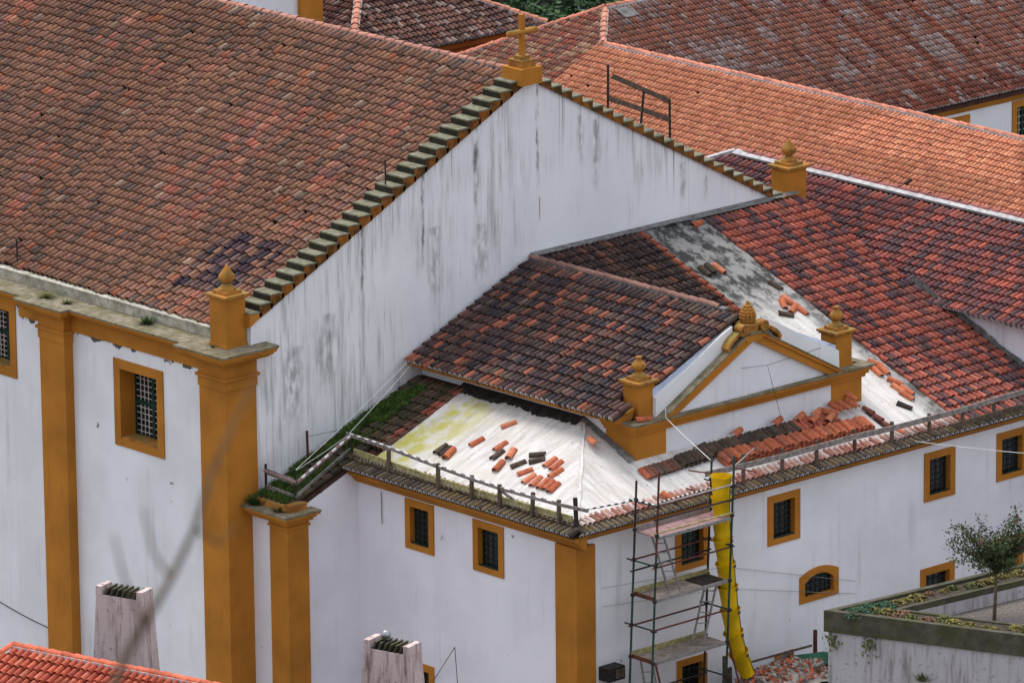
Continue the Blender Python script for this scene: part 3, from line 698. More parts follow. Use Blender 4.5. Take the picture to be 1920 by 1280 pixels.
part('cement_flashing', ragged((21.27, -4.6, zR(-4.6)), (21.27, -9.4, zR(-9.4)), .20, (.02, 0, 1), 140, 9, .05), 'greycem', rr)
# single course of tiles running down the screed beside the pediment
tile_field(rr, (15.05, -9.75, zR(-9.75)+.05), (1, 0, 0), vR, 1, 3, .2, .345, lambda a, b: 1, lambda a, b, r: lin(140, 84, 70), 'tile', 0)

# ------------------------------------------------------------------ raised chapel block with pediment
CH = thing('chapel_block', 'raised chapel block with ochre pediment, urns and dark mottled tile roof', 'chapel', (11, -4.3, 10.0))
SC_ = (13.66-11.62)/(11.0-6.33); zE = 11.62
part('wall', MB().box(6.97, 7.4, -8.3, .03, 10.4, 11.5).box(14.9, 15.36, -8.3, .03, 10.4, 11.5), 'white', CH)
part('eave_band', MB().prism([(6.97, 11.34), (6.84, 11.36), (6.74, 11.44), (6.46, 11.50), (6.46, 11.585), (7.2, 11.80)], 'y', -8.2, .03), 'ochre', CH)
part('front_wall', MB().box(8.05, 14.26, -8.42, -8.0, 9.9, 11.14), 'white', CH)
for (a, b) in ((6.95, 8.06), (14.24, 15.37)):
    q = part('pilaster', MB().box(a, b, -8.45, -7.31, 9.9, 11.14), 'ochre', CH)
part('cornice', MB().box(6.87, 15.45, -8.52, -7.3, 11.141, 11.24).box(6.80, 15.52, -8.58, -7.3, 11.241, 11.34).box(6.74, 15.58, -8.66, -7.3, 11.341, 11.44), 'ochre', CH)
part('ledge', MB().box(6.70, 15.62, -8.71, -7.3, 11.441, 11.50), 'ledge', CH)
# tympanum, raking cornices, outer parapets
AX, AZp = 11.1, 13.22
part('tympanum', MB().prism([(8.2, 11.5), (14.0, 11.5), (AX, 13.1)], 'y', -8.56, -8.44), 'white', CH)
for sg in (-1, 1):
    e = AX+sg*2.82; tp_ = AX+sg*.22
    rk = MB().prism([(e, 11.50), (e+sg*.36, 11.50), (tp_, 13.10), (tp_-sg*.22, 12.98)], 'y', -8.66, -8.46)
    rk.prism([(e+sg*.36, 11.50), (e+sg*.52, 11.50), (tp_, 13.20), (tp_, 13.10)], 'y', -8.71, -8.46)
    rc = part('raking_cornice', rk, 'ochre', CH)
    part('ledge', MB().prism([(e+sg*.52, 11.505), (e+sg*.58, 11.505), (tp_, 13.24), (tp_, 13.20)], 'y', -8.73, -8.46), 'ledge', rc)
    # white parapet sweeping down to the corner pedestal
    hi = [(AX+sg*a, z) for a, z in ((3.40, 12.02), (3.1, 12.18), (2.8, 12.33), (2.3, 12.56), (1.85, 12.80), (1.4, 13.06), (.95, 13.30), (.6, 13.44))]
    lo = [(AX+sg*3.42, 11.45), (AX+sg*.6, 12.6)]
    part('parapet', MB().prism([lo[1], lo[0]]+hi, 'y', -8.45, -8.33), 'whitewash', CH)
    zr_ = lambda x: zE+SC_*(4.67-abs(x-11.0))
    part('flashing', MB().prism([(x, z-.06) for x, z in hi]+[(x, max(z+.01, zr_(x)+.02)) for x, z in hi[::-1]], 'y', -8.33, -8.285), 'zinc', CH)
ac = part('apex_block', MB().prism([(AX-.30, 12.98), (AX+.30, 12.98), (AX+.30, 13.18), (AX-.30, 13.18)], 'y', -8.70, -8.2), 'ochre', CH)
part('ledge', MB().box(AX-.34, AX+.34, -8.73, -8.2, 13.18, 13.215), 'ledge', ac)
# pine cone ornament with two scrolls
oc = part('ornament_base', MB().box(AX-.2, AX+.2, -8.62, -8.22, 13.2, 13.38).box(AX-.26, AX+.26, -8.67, -8.16, 13.38, 13.45), 'oldochre', CH)
pc = MB().lathe((AX, -8.42, 13.45), [(.15, 0), (.19, .08), (.19, .22), (.14, .36), (.08, .46), (.04, .52)], 14)
for r_, z_, n_ in ((.175, .05, 12), (.195, .13, 12), (.19, .21, 12), (.165, .29, 10), (.125, .37, 8), (.085, .44, 6)):
    for k in range(n_):
        t = 2*math.pi*(k+.5*(int(z_*100) % 2))/n_; c = (AX+r_*math.cos(t), -8.42+r_*math.sin(t), 13.45+z_)
        pc.lathe((c[0], c[1], c[2]-.04), [(.02, 0), (.05, .03), (.045, .06), (.01, .08)], 5)
pc.lathe((AX, -8.42, 13.92), [(.05, 0), (.06, .04), (.05, .08), (.02, .12)], 8)
part('pine_cone', pc, 'oldochre', oc, True)
def ribbon(mb, pts, th, y0, y1):
    """continuous band following pts in the x-z plane, th thick, extruded in y"""
    n = len(pts); vs = []; fs = []
    for k, (x, z) in enumerate(pts):
        a, b = pts[max(k-1, 0)], pts[min(k+1, n-1)]; d = Vector((b[0]-a[0], b[1]-a[1])).normalized(); t = th[k] if isinstance(th, list) else th; nx, nz = -d.y*t/2, d.x*t/2
        vs += [(x+nx, y0, z+nz), (x-nx, y0, z-nz), (x+nx, y1, z+nz), (x-nx, y1, z-nz)]
    for k in range(n-1): q = 4*k; fs += [(q, q+1, q+5, q+4), (q+2, q+6, q+7, q+3), (q, q+4, q+6, q+2), (q+1, q+3, q+7, q+5)]
    fs += [(0, 2, 3, 1), (4*n-4, 4*n-3, 4*n-1, 4*n-2)]; return mb.add(vs, fs)
for sg in (-1, 1):
    sp = MB(); pts = []; th = []
    for k in range(25):
        t = k/24; a = .4+3.6*math.pi*t; r_ = .04+.11*t; pts.append((AX+sg*(.40+r_*math.cos(a)), 13.34+r_*math.sin(a))); th.append(.035+.035*t)
    pts += [(AX+sg*(.40+.17), 13.26), (AX+sg*.68, 13.19), (AX+sg*.80, 13.12), (AX+sg*.90, 13.03), (AX+sg*.97, 12.93), (AX+sg*.94, 12.86), (AX+sg*.88, 12.88)]; th += [.09, .10, .10, .09, .08, .06, .05]
    ribbon(sp, pts, th, -8.70, -8.42)
    sp.tube([(AX+sg*.40, -8.72, 13.34), (AX+sg*.40, -8.40, 13.34)], .045, 10)
    part('scroll', sp, 'oldochre', oc)
pedestal(CH, 7.18, 7.78, -8.32, -7.74, 11.5, 12.38, .82, 'bulb'); pedestal(CH, 14.52, 15.12, -8.32, -7.74, 11.5, 12.38, .82, 'bulb')
# roof of the chapel block
rc = deck(CH, [(6.62, .02, zE+SC_*.29-.04), (11.0, .02, zE+SC_*4.67-.03), (11.0, -8.2, zE+SC_*4.67-.03), (7.9, -8.26, zE+SC_*1.57-.03), (7.9, -7.7, zE+SC_*1.57-.03), (6.62, -7.7, zE+SC_*.29-.04)], th=.08)
deck(CH, [(11.0, .02, 13.62), (15.6, .02, 11.65), (15.6, -7.75, 11.65), (11.0, -7.75, 13.62)], 'roof_rear_slope', 'tile_lichen')
CB = [(4, lin(98, 76, 74)), (4, lin(84, 66, 66)), (3, lin(118, 84, 78)), (2, lin(72, 66, 74)), (2.2, lin(146, 92, 76)), (1.6, lin(200, 112, 82)), (1, lin(134, 104, 98)), (1, lin(112, 92, 80))]
cth = math.hypot(1, SC_)
tile_field(rc, (6.28, -8.35, zE), (0, 1, 0), (1, 0, SC_), 41, 15, .203, .352, lambda a, b: (6.28+b/cth < 10.92) and not (-8.35+a < -7.66 and 6.95 < 6.28+b/cth < 8.0), lambda a, b, r: pick(r, CB), 'tile', 300, None, .03, slip=.008, hgt=.112)
eave_mortar(rc, (6.28, -8.35, zE), (0, 1, 0), (1, 0, SC_), 41, .203, hgt=.112)
ridge_tiles(rc, (11.02, .0, zE+SC_*4.7+.02), (11.02, -7.7, zE+SC_*4.7+.02), .37, .11, lin(132, 98, 88), 'tile', True, 300, 'greycem')

# ------------------------------------------------------------------ rear wing right behind the annex
EW = thing('rear_wing', 'low rear wing with dark red tiles and broad pale mortar along its ridge', 'building', (25, -6, ZG))
ME = .43; xe, ze = 21.02, 11.50
part('wall', MB().wall('x', 21.34, -30, .0, ZG, 11.60, [], .3, .4), 'white2', EW)
part('wall', MB().box(21.7, 29, -30, -29.6, ZG, 11.2), 'white2', EW)
re_ = deck(EW, [(xe+.28, -30, ze+.09), (25.0, -30, ze+ME*3.98-.03), (25.0, 6.4, ze+ME*3.98-.03), (xe+.28, 10.2, ze+.09)])
deck(EW, [(25.0, -30, 13.16), (29.2, -30, 11.35), (29.2, 10, 11.35), (25, 6.4, 13.16)], 'roof_rear_slope', 'tile_lichen')
ER = [(4, lin(158, 88, 80)), (3, lin(138, 82, 80)), (3, lin(104, 78, 82)), (1.6, lin(190, 100, 82)), (2, lin(122, 84, 84))]
def c_e(a, b, r):
    k = vn(a*.22, b*.35, 21); c = pick(r, ER, 1.1, .95); return tuple(v*(.92+.42*k) for v in c)
tile_field(re_, (xe, -14.0, ze), (0, 1, 0), (1, 0, ME), 118, 13, .205, .332, lambda a, b: -14+a < 6.3+(25-xe-b/math.hypot(1, ME)) and xe+b/math.hypot(1, ME) < 24.8, c_e, 'tile', 300, lambda p: p[1] < -3.5 or p[0] > 22.2, .03, slip=.006, hgt=.112)
eave_mortar(re_, (xe, -14.0, ze), (0, 1, 0), (1, 0, ME), 60, .205, hgt=.112)
part('ridge_mortar', MB().beam((24.90, -30, ze+ME*3.98+.05), (24.90, 6.3, ze+ME*3.98+.05), .25, .08, (-.4, 0, 1)), 'mortar', re_)
ridge_tiles(re_, (25.02, -14.0, ze+ME*3.98+.08), (25.02, 6.4, ze+ME*3.98+.08), .4, .11, lin(150, 90, 84), 'tile', False)
part('hip_mortar', MB().beam((25.0, 6.4, ze+ME*3.98+.06), (23.4, 8.0, ze+ME*2.38+.06), .22, .1), 'mortar', re_)

# ------------------------------------------------------------------ salmon roofed wing and the lichen grey roof it joins
FG = thing('cloister_building', 'large building with new salmon tiles on one slope and lichen grey tiles beyond', 'building', (36, 10, ZG))
MF = .48; xF, zF = 31.52, 13.42; ap = (33.04, 20.59, 14.13); fth = math.hypot(1, MF)
zl = lambda x: zF-MF*(xF-x)
rF = deck(FG, [(25.6, -30, zl(25.6)-.04), (xF, -30, zF-.04), (xF, 19.08, zF-.04), (ap[0], ap[1], ap[2]-.04), (25.6, 28.0, zl(25.6)-.04)])
deck(FG, [(xF, -30, zF-.06), (36, -30, zF-MF*4.5), (36, 14.5, zF-MF*4.5), (xF, 19.08, zF-.06)], 'roof_rear_slope', 'tile_lichen')
part('wall', MB().wall('x', 26.0, -30, 27.5, ZG, zl(26)-.1, [], .3, .4), 'white', FG)
FS = [(5, lin(222, 148, 112)), (4, lin(214, 138, 104)), (2, lin(226, 158, 122)), (1, lin(204, 134, 106))]
JB = [(3, lin(176, 118, 92)), (3, lin(158, 100, 80)), (2, lin(196, 154, 122)), (2, lin(140, 104, 92)), (2, lin(184, 96, 74))]
def c_f(a, b, r):
    y = -12.0+a
    if y > 19.2: return pick(r, JB, 1.25)
    if abs(y-3.1) < .1 and 2 < b < 2.3: return (.03, .02, .02)
    return pick(r, FS, 1.30, .98)
O_F = (26.9, -12.0, zl(26.9))
def in_f(a, b):
    x, y = 26.9+b/fth, -12.0+a
    return (x < xF-.05 if y < 19.08 else x < ap[0]-abs(20.59-y)-.03)
tile_field(rF, O_F, (0, 1, 0), (1, 0, MF), 228, 26, .168, .262, in_f, c_f, 'tile_new', 300, lambda p: p[0] > 28.6 and (p[1] < -1 or p[0] > 29.8), .02, .8, .042, slip=.001, hgt=.11, width=.8)
ridge_tiles(rF, (xF+.02, 19.0, zF+.04), (xF+.02, -12.0, zF+.04), .36, .10, lin(204, 132, 108), 'tile_new', True)
ridge_tiles(rF, (xF+.05, 19.13, zF+.05), (ap[0], ap[1], ap[2]+.05), .3, .10, lin(204, 140, 116), 'tile_new', True)
ridge_tiles(rF, (ap[0], ap[1], ap[2]+.05), (27.2, 26.4, zl(27.2)+.06), .34, .10, lin(206, 130, 106), 'tile_new', True)
# lichen slope facing the yard
yG, zG_ = 13.52, 10.73
rG = deck(FG, [(xF+5.4, yG+.05, zG_-.04), (70, yG+.05, zG_-.04), (70, 20.59, ap[2]-.04), (ap[0], 20.59, ap[2]-.04), (xF+.1, 19.1, zF-.05)])
deck(FG, [(ap[0], 20.59, 14.09), (70, 20.59, 14.09), (70, 28, 10.5), (27, 27.5, 10.6)], 'roof_rear_slope', 'tile_lichen')
hg = [window(FG, 'y', 13.9, 44.72, 46.2, 7.4, 10.28, .22, 'church', .3), window(FG, 'y', 13.9, 41.8, 42.75, 8.8, 10.2, .2, 'barred', .2)]
part('wall', MB().wall('y', 13.9, 31, 70, ZG, 10.6, hg, .3, .4), 'white', FG)
part('eave_band', MB().prism([(13.9, 10.3), (13.8, 10.34), (13.6, 10.62), (13.6, 10.68), (14.2, 10.8)], 'x', 35, 70), 'ochre', FG)
GB = [(4, lin(164, 98, 74)), (3, lin(150, 96, 80)), (2, lin(176, 108, 84)), (2, lin(136, 92, 80))]
GW = [(3, lin(176, 150, 144)), (3, lin(164, 134, 128)), (2, lin(158, 116, 104)), (1, lin(186, 166, 160))]
GR = [(3, lin(150, 78, 56)), (2, lin(132, 74, 58)), (1, lin(176, 92, 66))]
def c_g(a, b, r):
    x = 31.2+a
    if (x*1.02) % 1.55 < .26 and x > 37: return pick(r, GR)
    k = vn(a*.55, b*1.1, 31)*.5+vn(a*1.6, b*2.6, 32)*.5
    if b < .9: return pick(r, GR) if r.random() < .75 else pick(r, GW)
    return pick(r, GW, 1.05) if k+r.uniform(-.2, .2) > .60 else pick(r, GB, 1.2)
gth = math.hypot(1, MF)
def in_g(a, b):
    x, y = 31.2+a, yG+b/gth
    return y < 20.5 and (x > ap[0]-(20.59-y)+.05 if y > 19.08 else x > xF+(19.08-y)+.0)
tile_field(rG, (31.2, yG, zG_), (1, 0, 0), (0, 1, MF), 230, 28, .155, .285, in_g, c_g, 'tile_lichen', 0, None, .02, .9, .04, hgt=.09, width=.76)
eave_mortar(rG, (31.2, yG, zG_), (1, 0, 0), (0, 1, MF), 230, .155, lambda a: a > 5.5)
ridge_tiles(rG, (ap[0], 20.59, ap[2]+.04), (62, 20.59, ap[2]+.04), .4, .1, lin(206, 132, 106), 'tile_new', True, 70)
part('cement_patch', MB().add([(ap[0]+.15, 20.3, zl(ap[0])-.0), (ap[0]+.8, 20.3, 14.12), (ap[0]+.9, 19.9, 13.9), (ap[0]+.25, 19.9, 13.9)], [(0, 1, 2, 3)]), 'greycem', rG)

# ------------------------------------------------------------------ hipped building behind the nave ridge
HB = thing('hipped_building', 'lavender walled building with rust red eave band and dark mottled hipped roof', 'building', (33, 31, ZG))
MH = .48; yH, zH = 27.6, 11.90; hth = math.hypot(1, MH)
# hips: left from (28.4,27.6) and right from (36.95,27.6), both at 45 degrees
xl, xr_ = 28.4, 36.95; yt = yH+4.2
rH = deck(HB, [(xl+.3, yH+.3, zH+.1), (xr_-.3, yH+.3, zH+.1), (xr_-4.2, yt, zH+MH*4.2-.04), (xl+4.2, yt, zH+MH*4.2-.04)])
rH2 = deck(HB, [(xl+.05, yH, zH-.04), (xl+4.2, yt, zH+MH*4.2-.04), (xl+4.2, yt+8, zH+MH*4.2-.04), (xl+.05, yt+8, zH-.04)])
deck(HB, [(xr_, yH, zH-.05), (xr_-4.2, yt, zH+MH*4.2-.05), (xr_-4.2, yt+8, zH+MH*4.2-.05), (xr_, yt+8, zH-.05)], 'roof_rear_slope', 'tile_lichen')
part('wall', MB().box(xl+.35, xr_-.35, yH+.35, yt+8, ZG, zH-.1), 'white2', HB)
part('eave_band', MB().box(xl+.2, xr_-.2, yH+.15, yH+.36, zH-.62, zH-.10).box(xl+.1, xr_-.1, yH+.08, yH+.36, zH-.20, zH-.0), 'darkochre', HB)
HC = [(4, lin(132, 86, 72)), (3, lin(112, 78, 70)), (2, lin(150, 104, 88)), (1.5, lin(166, 142, 132)), (2, lin(96, 70, 66))]
c_h = lambda a, b, r: pick(r, HC)
tile_field(rH, (xl, yH, zH), (1, 0, 0), (0, 1, MH), 42, 17, .2, .3, lambda a, b: b/hth < a and b/hth < xr_-xl-a and b/hth < 4.15, c_h, 'tile_lichen', 300, lambda p: p[0] > 30.5, .03)
eave_mortar(rH, (xl, yH, zH), (1, 0, 0), (0, 1, MH), 42, .2)
tile_field(rH2, (xl, yH, zH), (0, 1, 0), (1, 0, MH), 50, 17, .2, .3, lambda a, b: b/hth < a and b/hth < 4.15, c_h, 'tile_lichen', 0, None, .03)
ridge_tiles(rH, (xl, yH, zH+.08), (xl+4.2, yt, zH+MH*4.2+.08), .33, .12, lin(204, 140, 118), 'tile_new', True)
ridge_tiles(rH, (xr_, yH, zH+.08), (xr_-4.2, yt, zH+MH*4.2+.08), .33, .12, lin(206, 140, 116), 'tile_new', True)

# ------------------------------------------------------------------ tall white block behind the nave ridge
TW = thing('tower_block', 'plain white wall with one broad ochre pilaster rising behind the nave ridge', 'tower', (24, 29, ZG))
part('wall', MB().box(16, 25.55, 26.6, 31, ZG, 26), 'white', TW)
part('pilaster', MB().box(25.35, 26.25, 26.42, 31.1, ZG, 26), 'ochre', TW)

# ------------------------------------------------------------------ far dark office and trees
DB = thing('dark_office_building', 'dark far building with wide window bands above the roofs', 'building', (66, 62, ZG))
part('wall', MB().box(58, 76, 60, 70, ZG, 16), 'dark', DB)
for k in range(5):
    for j in range(4):
        x = 58.8+k*3.4; z = 1.6+j*3.4
        wd = part('window', MB().box(x, x+2.6, 59.93, 60.05, z, z+1.9), 'glass', DB)
        part('frame', MB().box(x-.08, x+2.68, 59.88, 59.99, z-.12, z-.0).box(x-.08, x, 59.88, 59.99, z, z+1.9).box(x+2.6, x+2.68, 59.88, 59.99, z, z+1.9), 'steel', wd)

def leaf_cloud(rng, blobs, n, size, flat=.0):
    mb = MB()
    tot = sum(b[3]**2 for b in blobs)
    for (cx, cy, cz, r) in blobs:
        for _ in range(int(n*r*r/tot)):
            d = Vector((rng.gauss(0, 1), rng.gauss(0, 1), rng.gauss(0, 1))).normalized(); k = r*rng.uniform(.55, 1.06)
            p = Vector((cx, cy, cz))+Vector((d.x*k, d.y*k, d.z*k*.8)); a = Vector((rng.gauss(0, 1), rng.gauss(0, 1), rng.gauss(0, .6))).normalized(); b = a.cross(d+Vector((rng.gauss(0, .5), rng.gauss(0, .5), rng.gauss(0, .5)))).normalized()
            s = size*rng.uniform(.6, 1.35); mb.add([p-a*s, p+b*s*.5, p+a*s, p-b*s*.5], [(0, 1, 2, 3)])
    return mb
def tree(name, label, cat, base, h, blobs, n, size, mat, group=None, tr=.3):
    t = thing(name, label, cat, base, group); rng = random.Random(int(base[0]*10))
    b = Vector(base); tk = MB().tube([b, b+Vector((.05, 0, h*.5)), b+Vector((0, .05, h))], [tr, tr*.8, tr*.5], 8)
    for (cx, cy, cz, r) in blobs[:6]: tk.tube([b+Vector((0, 0, h*.6)), Vector(((b.x+cx)/2, (b.y+cy)/2, (b.z+h+cz)/2)), (cx, cy, cz)], [tr*.5, tr*.3, tr*.12], 6)
    part('trunk', tk, 'bark', t, True); part('crown', leaf_cloud(rng, blobs, n, size), mat, t)
    return t
rg = random.Random(5)
for i, (x, y, zc, r, lb) in enumerate(((46.5, 44.0, 7.2, 4.6, 'rounded dark green tree left of the gap above the roofs'), (52.5, 42.5, 6.6, 3.9, 'rounded dark green tree right of the gap beside the dark building'), (44, 52, 8.0, 4.6, 'dark green tree rising furthest back between the roofs'))):
    bl = [(x+rg.uniform(-1, 1)*r*.6, y+rg.uniform(-1, 1)*r*.6, zc+rg.uniform(-.6, .7)*r*.6, r*rg.uniform(.3, .5)) for _ in range(16)]
    tree('broadleaf_tree', lb, 'tree', (x, y, ZG), zc-2.5, bl, 5200, .19, 'darkleaf', None, .35)

# ------------------------------------------------------------------ loose and stacked roof tiles
tlv, tlf = tile_local(.44, .108, .092, .105, 0, 0, .016, 7, True)
TM = mesh('roof_tile', [(x, y-.21, z) for x, y, z in tlv], tlf, False); set_col(TM, np.ones((len(tlv), 3))); TM.materials.append(M['tile_new'])
TO = [(3, lin(196, 108, 70)), (2, lin(184, 94, 60)), (1, lin(204, 122, 84))]; TD = [(3, lin(88, 74, 62)), (2, lin(104, 84, 70)), (1, lin(74, 64, 58))]
trng = random.Random(11)
def loose(p, yaw, n, col, label, group, roll=0.0, tilt=0.0):
    n = Vector(n).normalized(); d = Vector((math.cos(yaw), math.sin(yaw), 0)); ay = (d-n*d.dot(n)).normalized(); ax = ay.cross(n).normalized()
    if tilt: ay = (ay+n*tilt).normalized(); n = ax.cross(ay)
    if roll: q = Matrix.Rotation(roll, 3, ay); ax = q @ ax; n = q @ n
    o = bpy.data.objects.new('roof_tile', TM); COL.objects.link(o)
    o.matrix_world = Matrix(((ax.x, ay.x, n.x, p[0]), (ax.y, ay.y, n.y, p[1]), (ax.z, ay.z, n.z, p[2]), (0, 0, 0, 1)))
    o.color = (*pick(trng, col, 1.35 if col is not TD else .95, .95), 1); o['label'] = label; o['category'] = 'roof tile'; o['group'] = group; o['kind'] = 'thing'
nP, nR = (-MS, 0, 1), (0, -MS, 1)
ORD = 'first second third fourth fifth sixth seventh eighth ninth tenth eleventh twelfth thirteenth fourteenth fifteenth sixteenth seventeenth eighteenth nineteenth twentieth'.split()
def rank(lst):
    ks = {}
    for c in 'od':
        it = sorted((i for i, t in enumerate(lst) if t[0] == c), key=lambda i: (Vector((lst[i][1], lst[i][2], 0)).dot(Vector((CR[0], CR[1], 0))), i))
        for n, i in enumerate(it): ks[i] = ORD[n]
    return ks
LP = [('d', 4.43, -3.58, -2), ('d', 4.4, -3.82, 1), ('o', 4.34, -4.02, 10), ('o', 4.34, -4.02, 11), ('o', 5.03, -4.34, -13), ('o', 5.12, -5.18, -4), ('d', 4.8, -5.41, -1), ('o', 4.96, -5.79, 20), ('o', 4.92, -5.80, 24), ('o', 4.43, -5.88, 13), ('o', 4.40, -5.90, 15), ('d', 4.69, -6.35, -26), ('d', 5.2, -6.54, -57), ('d', 5.0, -6.74, -44), ('o', 5.07, -7.18, 0), ('o', 5.02, -7.47, 2), ('o', 4.77, -7.72, -10), ('o', 4.5, -6.82, -30), ('o', 4.31, -7.18, 0), ('o', 4.29, -7.47, 8), ('o', 4.28, -7.76, 8), ('o', 4.29, -7.97, 11), ('o', 4.26, -8.19, 6), ('o', 5.94, -4.61, -30), ('o', 6.21, -7.61, 69)]
last = None
RKP = rank(LP)
for i, (c, x, y, a) in enumerate(LP):
    dup = last is not None and abs(x-last[0])+abs(y-last[1]) < .1; last = (x, y)
    loose((x, y, zP(x)+.06+(.045 if dup else 0)), R_(a), nP, TO if c == 'o' else TD, ('orange' if c == 'o' else 'dark brown')+' tile loose on left cement slope, '+RKP[i]+' of its colour from the left', 'orange tiles loose on the left cement slope' if c == 'o' else 'dark tiles loose on the left cement slope')
LR = [('d', 15.48, -2.21, -94), ('d', 15.75, -2.15, -101), ('o', 16.0, -2.23, -85), ('d', 17.04, -3.41, -82), ('o', 17.01, -.3, 8), ('o', 16.58, -4.19, -116), ('o', 16.86, -4.08, -84), ('o', 16.69, -4.47, -149), ('o', 16.89, -4.6, -89), ('d', 16.27, -4.6, -42), ('o', 16.85, -4.24, -65), ('o', 16.83, -7.57, -94), ('o', 17.1, -7.57, -95), ('o', 17.08, -7.25, -59), ('o', 16.99, -8.11, -65), ('o', 16.82, -8.4, -82), ('o', 17.01, -8.54, -79), ('o', 16.81, -8.74, -77), ('d', 16.37, -9.08, -61), ('o', 15.3, -9.85, -69)]
RKR = rank(LR)
for i, (c, x, y, a) in enumerate(LR):
    loose((x, y, zR(y)+.062), R_(a), nR, TO if c == 'o' else TD, ('orange' if c == 'o' else 'dark brown')+' tile loose on grey cement strip, '+RKR[i]+' of its colour from the left', 'orange tiles loose on the grey cement strip' if c == 'o' else 'dark tiles loose on the grey cement strip')
loose((6.5, -10.16, zR(-10.16)+.17), R_(-76), nR, TO, 'single bright orange clay tile lying on the olive eave tiles behind the scaffold', 'single orange tile on the eave')
loose((7.15, -8.52, 11.53), R_(-20), (0, 0, 1), TO, 'single pale orange clay tile lying on the pediment ledge by the left urn', 'single tile on the pediment ledge')
# brown row at the foot of the left pilaster
for k in range(15):
    x = 6.72+k*.165; y = -9.04+.006*k
    for lv in range(2 if k > 7 else 1):
        loose((x+.03*lv, y+trng.uniform(-.02, .02), zR(y)+.075+.06*lv), R_(-92+trng.uniform(-5, 5)), nR, TO if k == 0 else ([(2, lin(112, 72, 58)), (2, lin(96, 76, 64)), (1, lin(136, 84, 64))] if k < 8 else TD), 'end tile, bright orange, of the brown row below the left urn' if k == 0 else 'brown clay tile in the single row at the foot of the left pilaster', 'orange end tile' if k == 0 else 'brown tile row below the left urn', trng.uniform(-.1, .1))
# long pile: red front row two to three high, dark row behind
for k in range(34):
    x = 9.32+k*.158; y = -9.36-.004*k
    for lv in range(4 if k % 3 else 3):
        loose((x+.012*lv+trng.uniform(-.008, .008), y+trng.uniform(-.025, .025), zR(y)+.07+.055*lv), R_(-90+trng.uniform(-4, 4)), nR, [(4, lin(184, 100, 64)), (2, lin(170, 88, 58)), (1, lin(156, 90, 66))], 'red clay tile stacked in the front row of the long pile below the pediment', 'red front row of the long tile pile', trng.uniform(-.06, .06))
for k in range(30):
    x = 9.05+k*.165; y = -8.88
    for lv in range(2):
        loose((x+.012*lv, y+trng.uniform(-.025, .025), zR(y)+.075+.066*lv), R_(-90+trng.uniform(-5, 5)), nR, TD if k < 21 else [(2, lin(176, 92, 70)), (1, lin(120, 80, 66))], 'dark brown clay tile stacked against the wall behind the red row' if k < 21 else 'red brown clay tile stacked against the wall at the right end of the pile', 'dark rear row of the long tile pile' if k < 21 else 'right end of the rear tile row', trng.uniform(-.06, .06))
for (x, y, a, c, h) in ((9.05, -8.72, 14, TD, .15), (10.45, -8.66, 20, TO, .25), (11.95, -8.66, 22, TO, .25), (12.75, -8.72, 25, TO, .25), (13.05, -8.95, 24, TO, .27), (13.4, -8.72, 20, TO, .25), (13.55, -9.05, 30, TO, .26), (13.75, -8.85, -40, TO, .28), (14.1, -8.72, -75, TO, .27), (14.35, -8.78, -80, TO, .30), (14.65, -8.80, -85, TO, .30), (14.8, -8.62, -88, TO, .36)):
    loose((x, y, zR(y)+h), R_(a), nR, c, 'clay tile laid crosswise on top of the long tile pile by the pediment wall', 'tiles lying crosswise on the pile', 0, .05)

# ------------------------------------------------------------------ guard rails on the roofs
def rail_post(par, p, h, w=.07, mat='brownwood', lean=(0, 0)):
    return part('post', MB().beam((p[0], p[1], p[2]-.02), (p[0]+lean[0], p[1]+lean[1], p[2]+h), w, w, (1, 0, 0)), mat, par)
GL = thing('guard_rail', 'weathered timber guard rail with striped tape above the left eave', 'railing', (3.1, -6, 9.6))
pl = [(3.14, -2.93, .99), (3.06, -4.99, .74), (3.08, -6.28, .66), (3.06, -7.41, .66), (3.12, -8.59, .66), (3.14, -9.6, .66), (3.2, -10.2, .8)]
for x, y, h in pl: rail_post(GL, (x, y, zP(x)+.06), h, .085, 'brownwood' if y > -10 else 'iron', (trng.uniform(-.02, .02), trng.uniform(-.03, .03)))
def railz(y): return 10.42+.0*y
top = [(3.42, -.92, 10.36), (3.12, -2.93, 10.45), (3.06, -4.99, 10.36), (3.07, -6.28, 10.30), (3.07, -7.41, 10.27), (3.10, -8.59, 10.28), (3.1, -9.6, 10.30), (3.1, -10.75, 10.36)]
for a, b in zip(top, top[1:]): part('rail', MB().beam(a, b, .04, .09), 'wood', GL)
tb = [(3.3, -1.35, 9.98), (3.2, -4.4, 9.93), (3.2, -7.4, 9.93), (3.24, -10.0, 9.95)]
for a, b in zip(tb, tb[1:]): part('toe_board', MB().beam(a, b, .05, .17), 'paleplank', GL)
fl = MB()
for k in range(62):
    y = -1.6-k*.135
    if vn(k*.7, .5, 12) > .3: fl.add([(3.165, y, 9.88), (3.165, y-.07, 9.88), (3.165, y-.035, 9.88+.07*vn(k, 1, 2)+.02)], [(0, 1, 2)])
part('board_splash', fl, 'mortar', GL)
def tape(par, pts, r=.028, step=.12, ma='tape_w', mb_='tape_r'):
    A, B = MB(), MB(); k = 0
    for a, b in zip(pts, pts[1:]):
        a, b = Vector(a), Vector(b); n = max(1, int((b-a).length/step))
        for i in range(n): (A if k % 2 else B).tube([a.lerp(b, i/n), a.lerp(b, (i+1)/n)], r, 6); k += 1
    part('tape', A, ma, par); part('tape', B, mb_, par)
tape(GL, [(p[0]-.01, p[1], p[2]+.045) for p in top[:-1]], .024, .17, 'tape_w', 'wood')
part('brace', MB().beam((3.1, -7.45, 10.2), (3.3, -8.1, 9.85), .05, .07), 'wood', GL)
GC = thing('corner_guard_rail', 'short board guard rail wrapped in tape above the mossy corner roof', 'railing', (1.3, -1.2, 8.9))
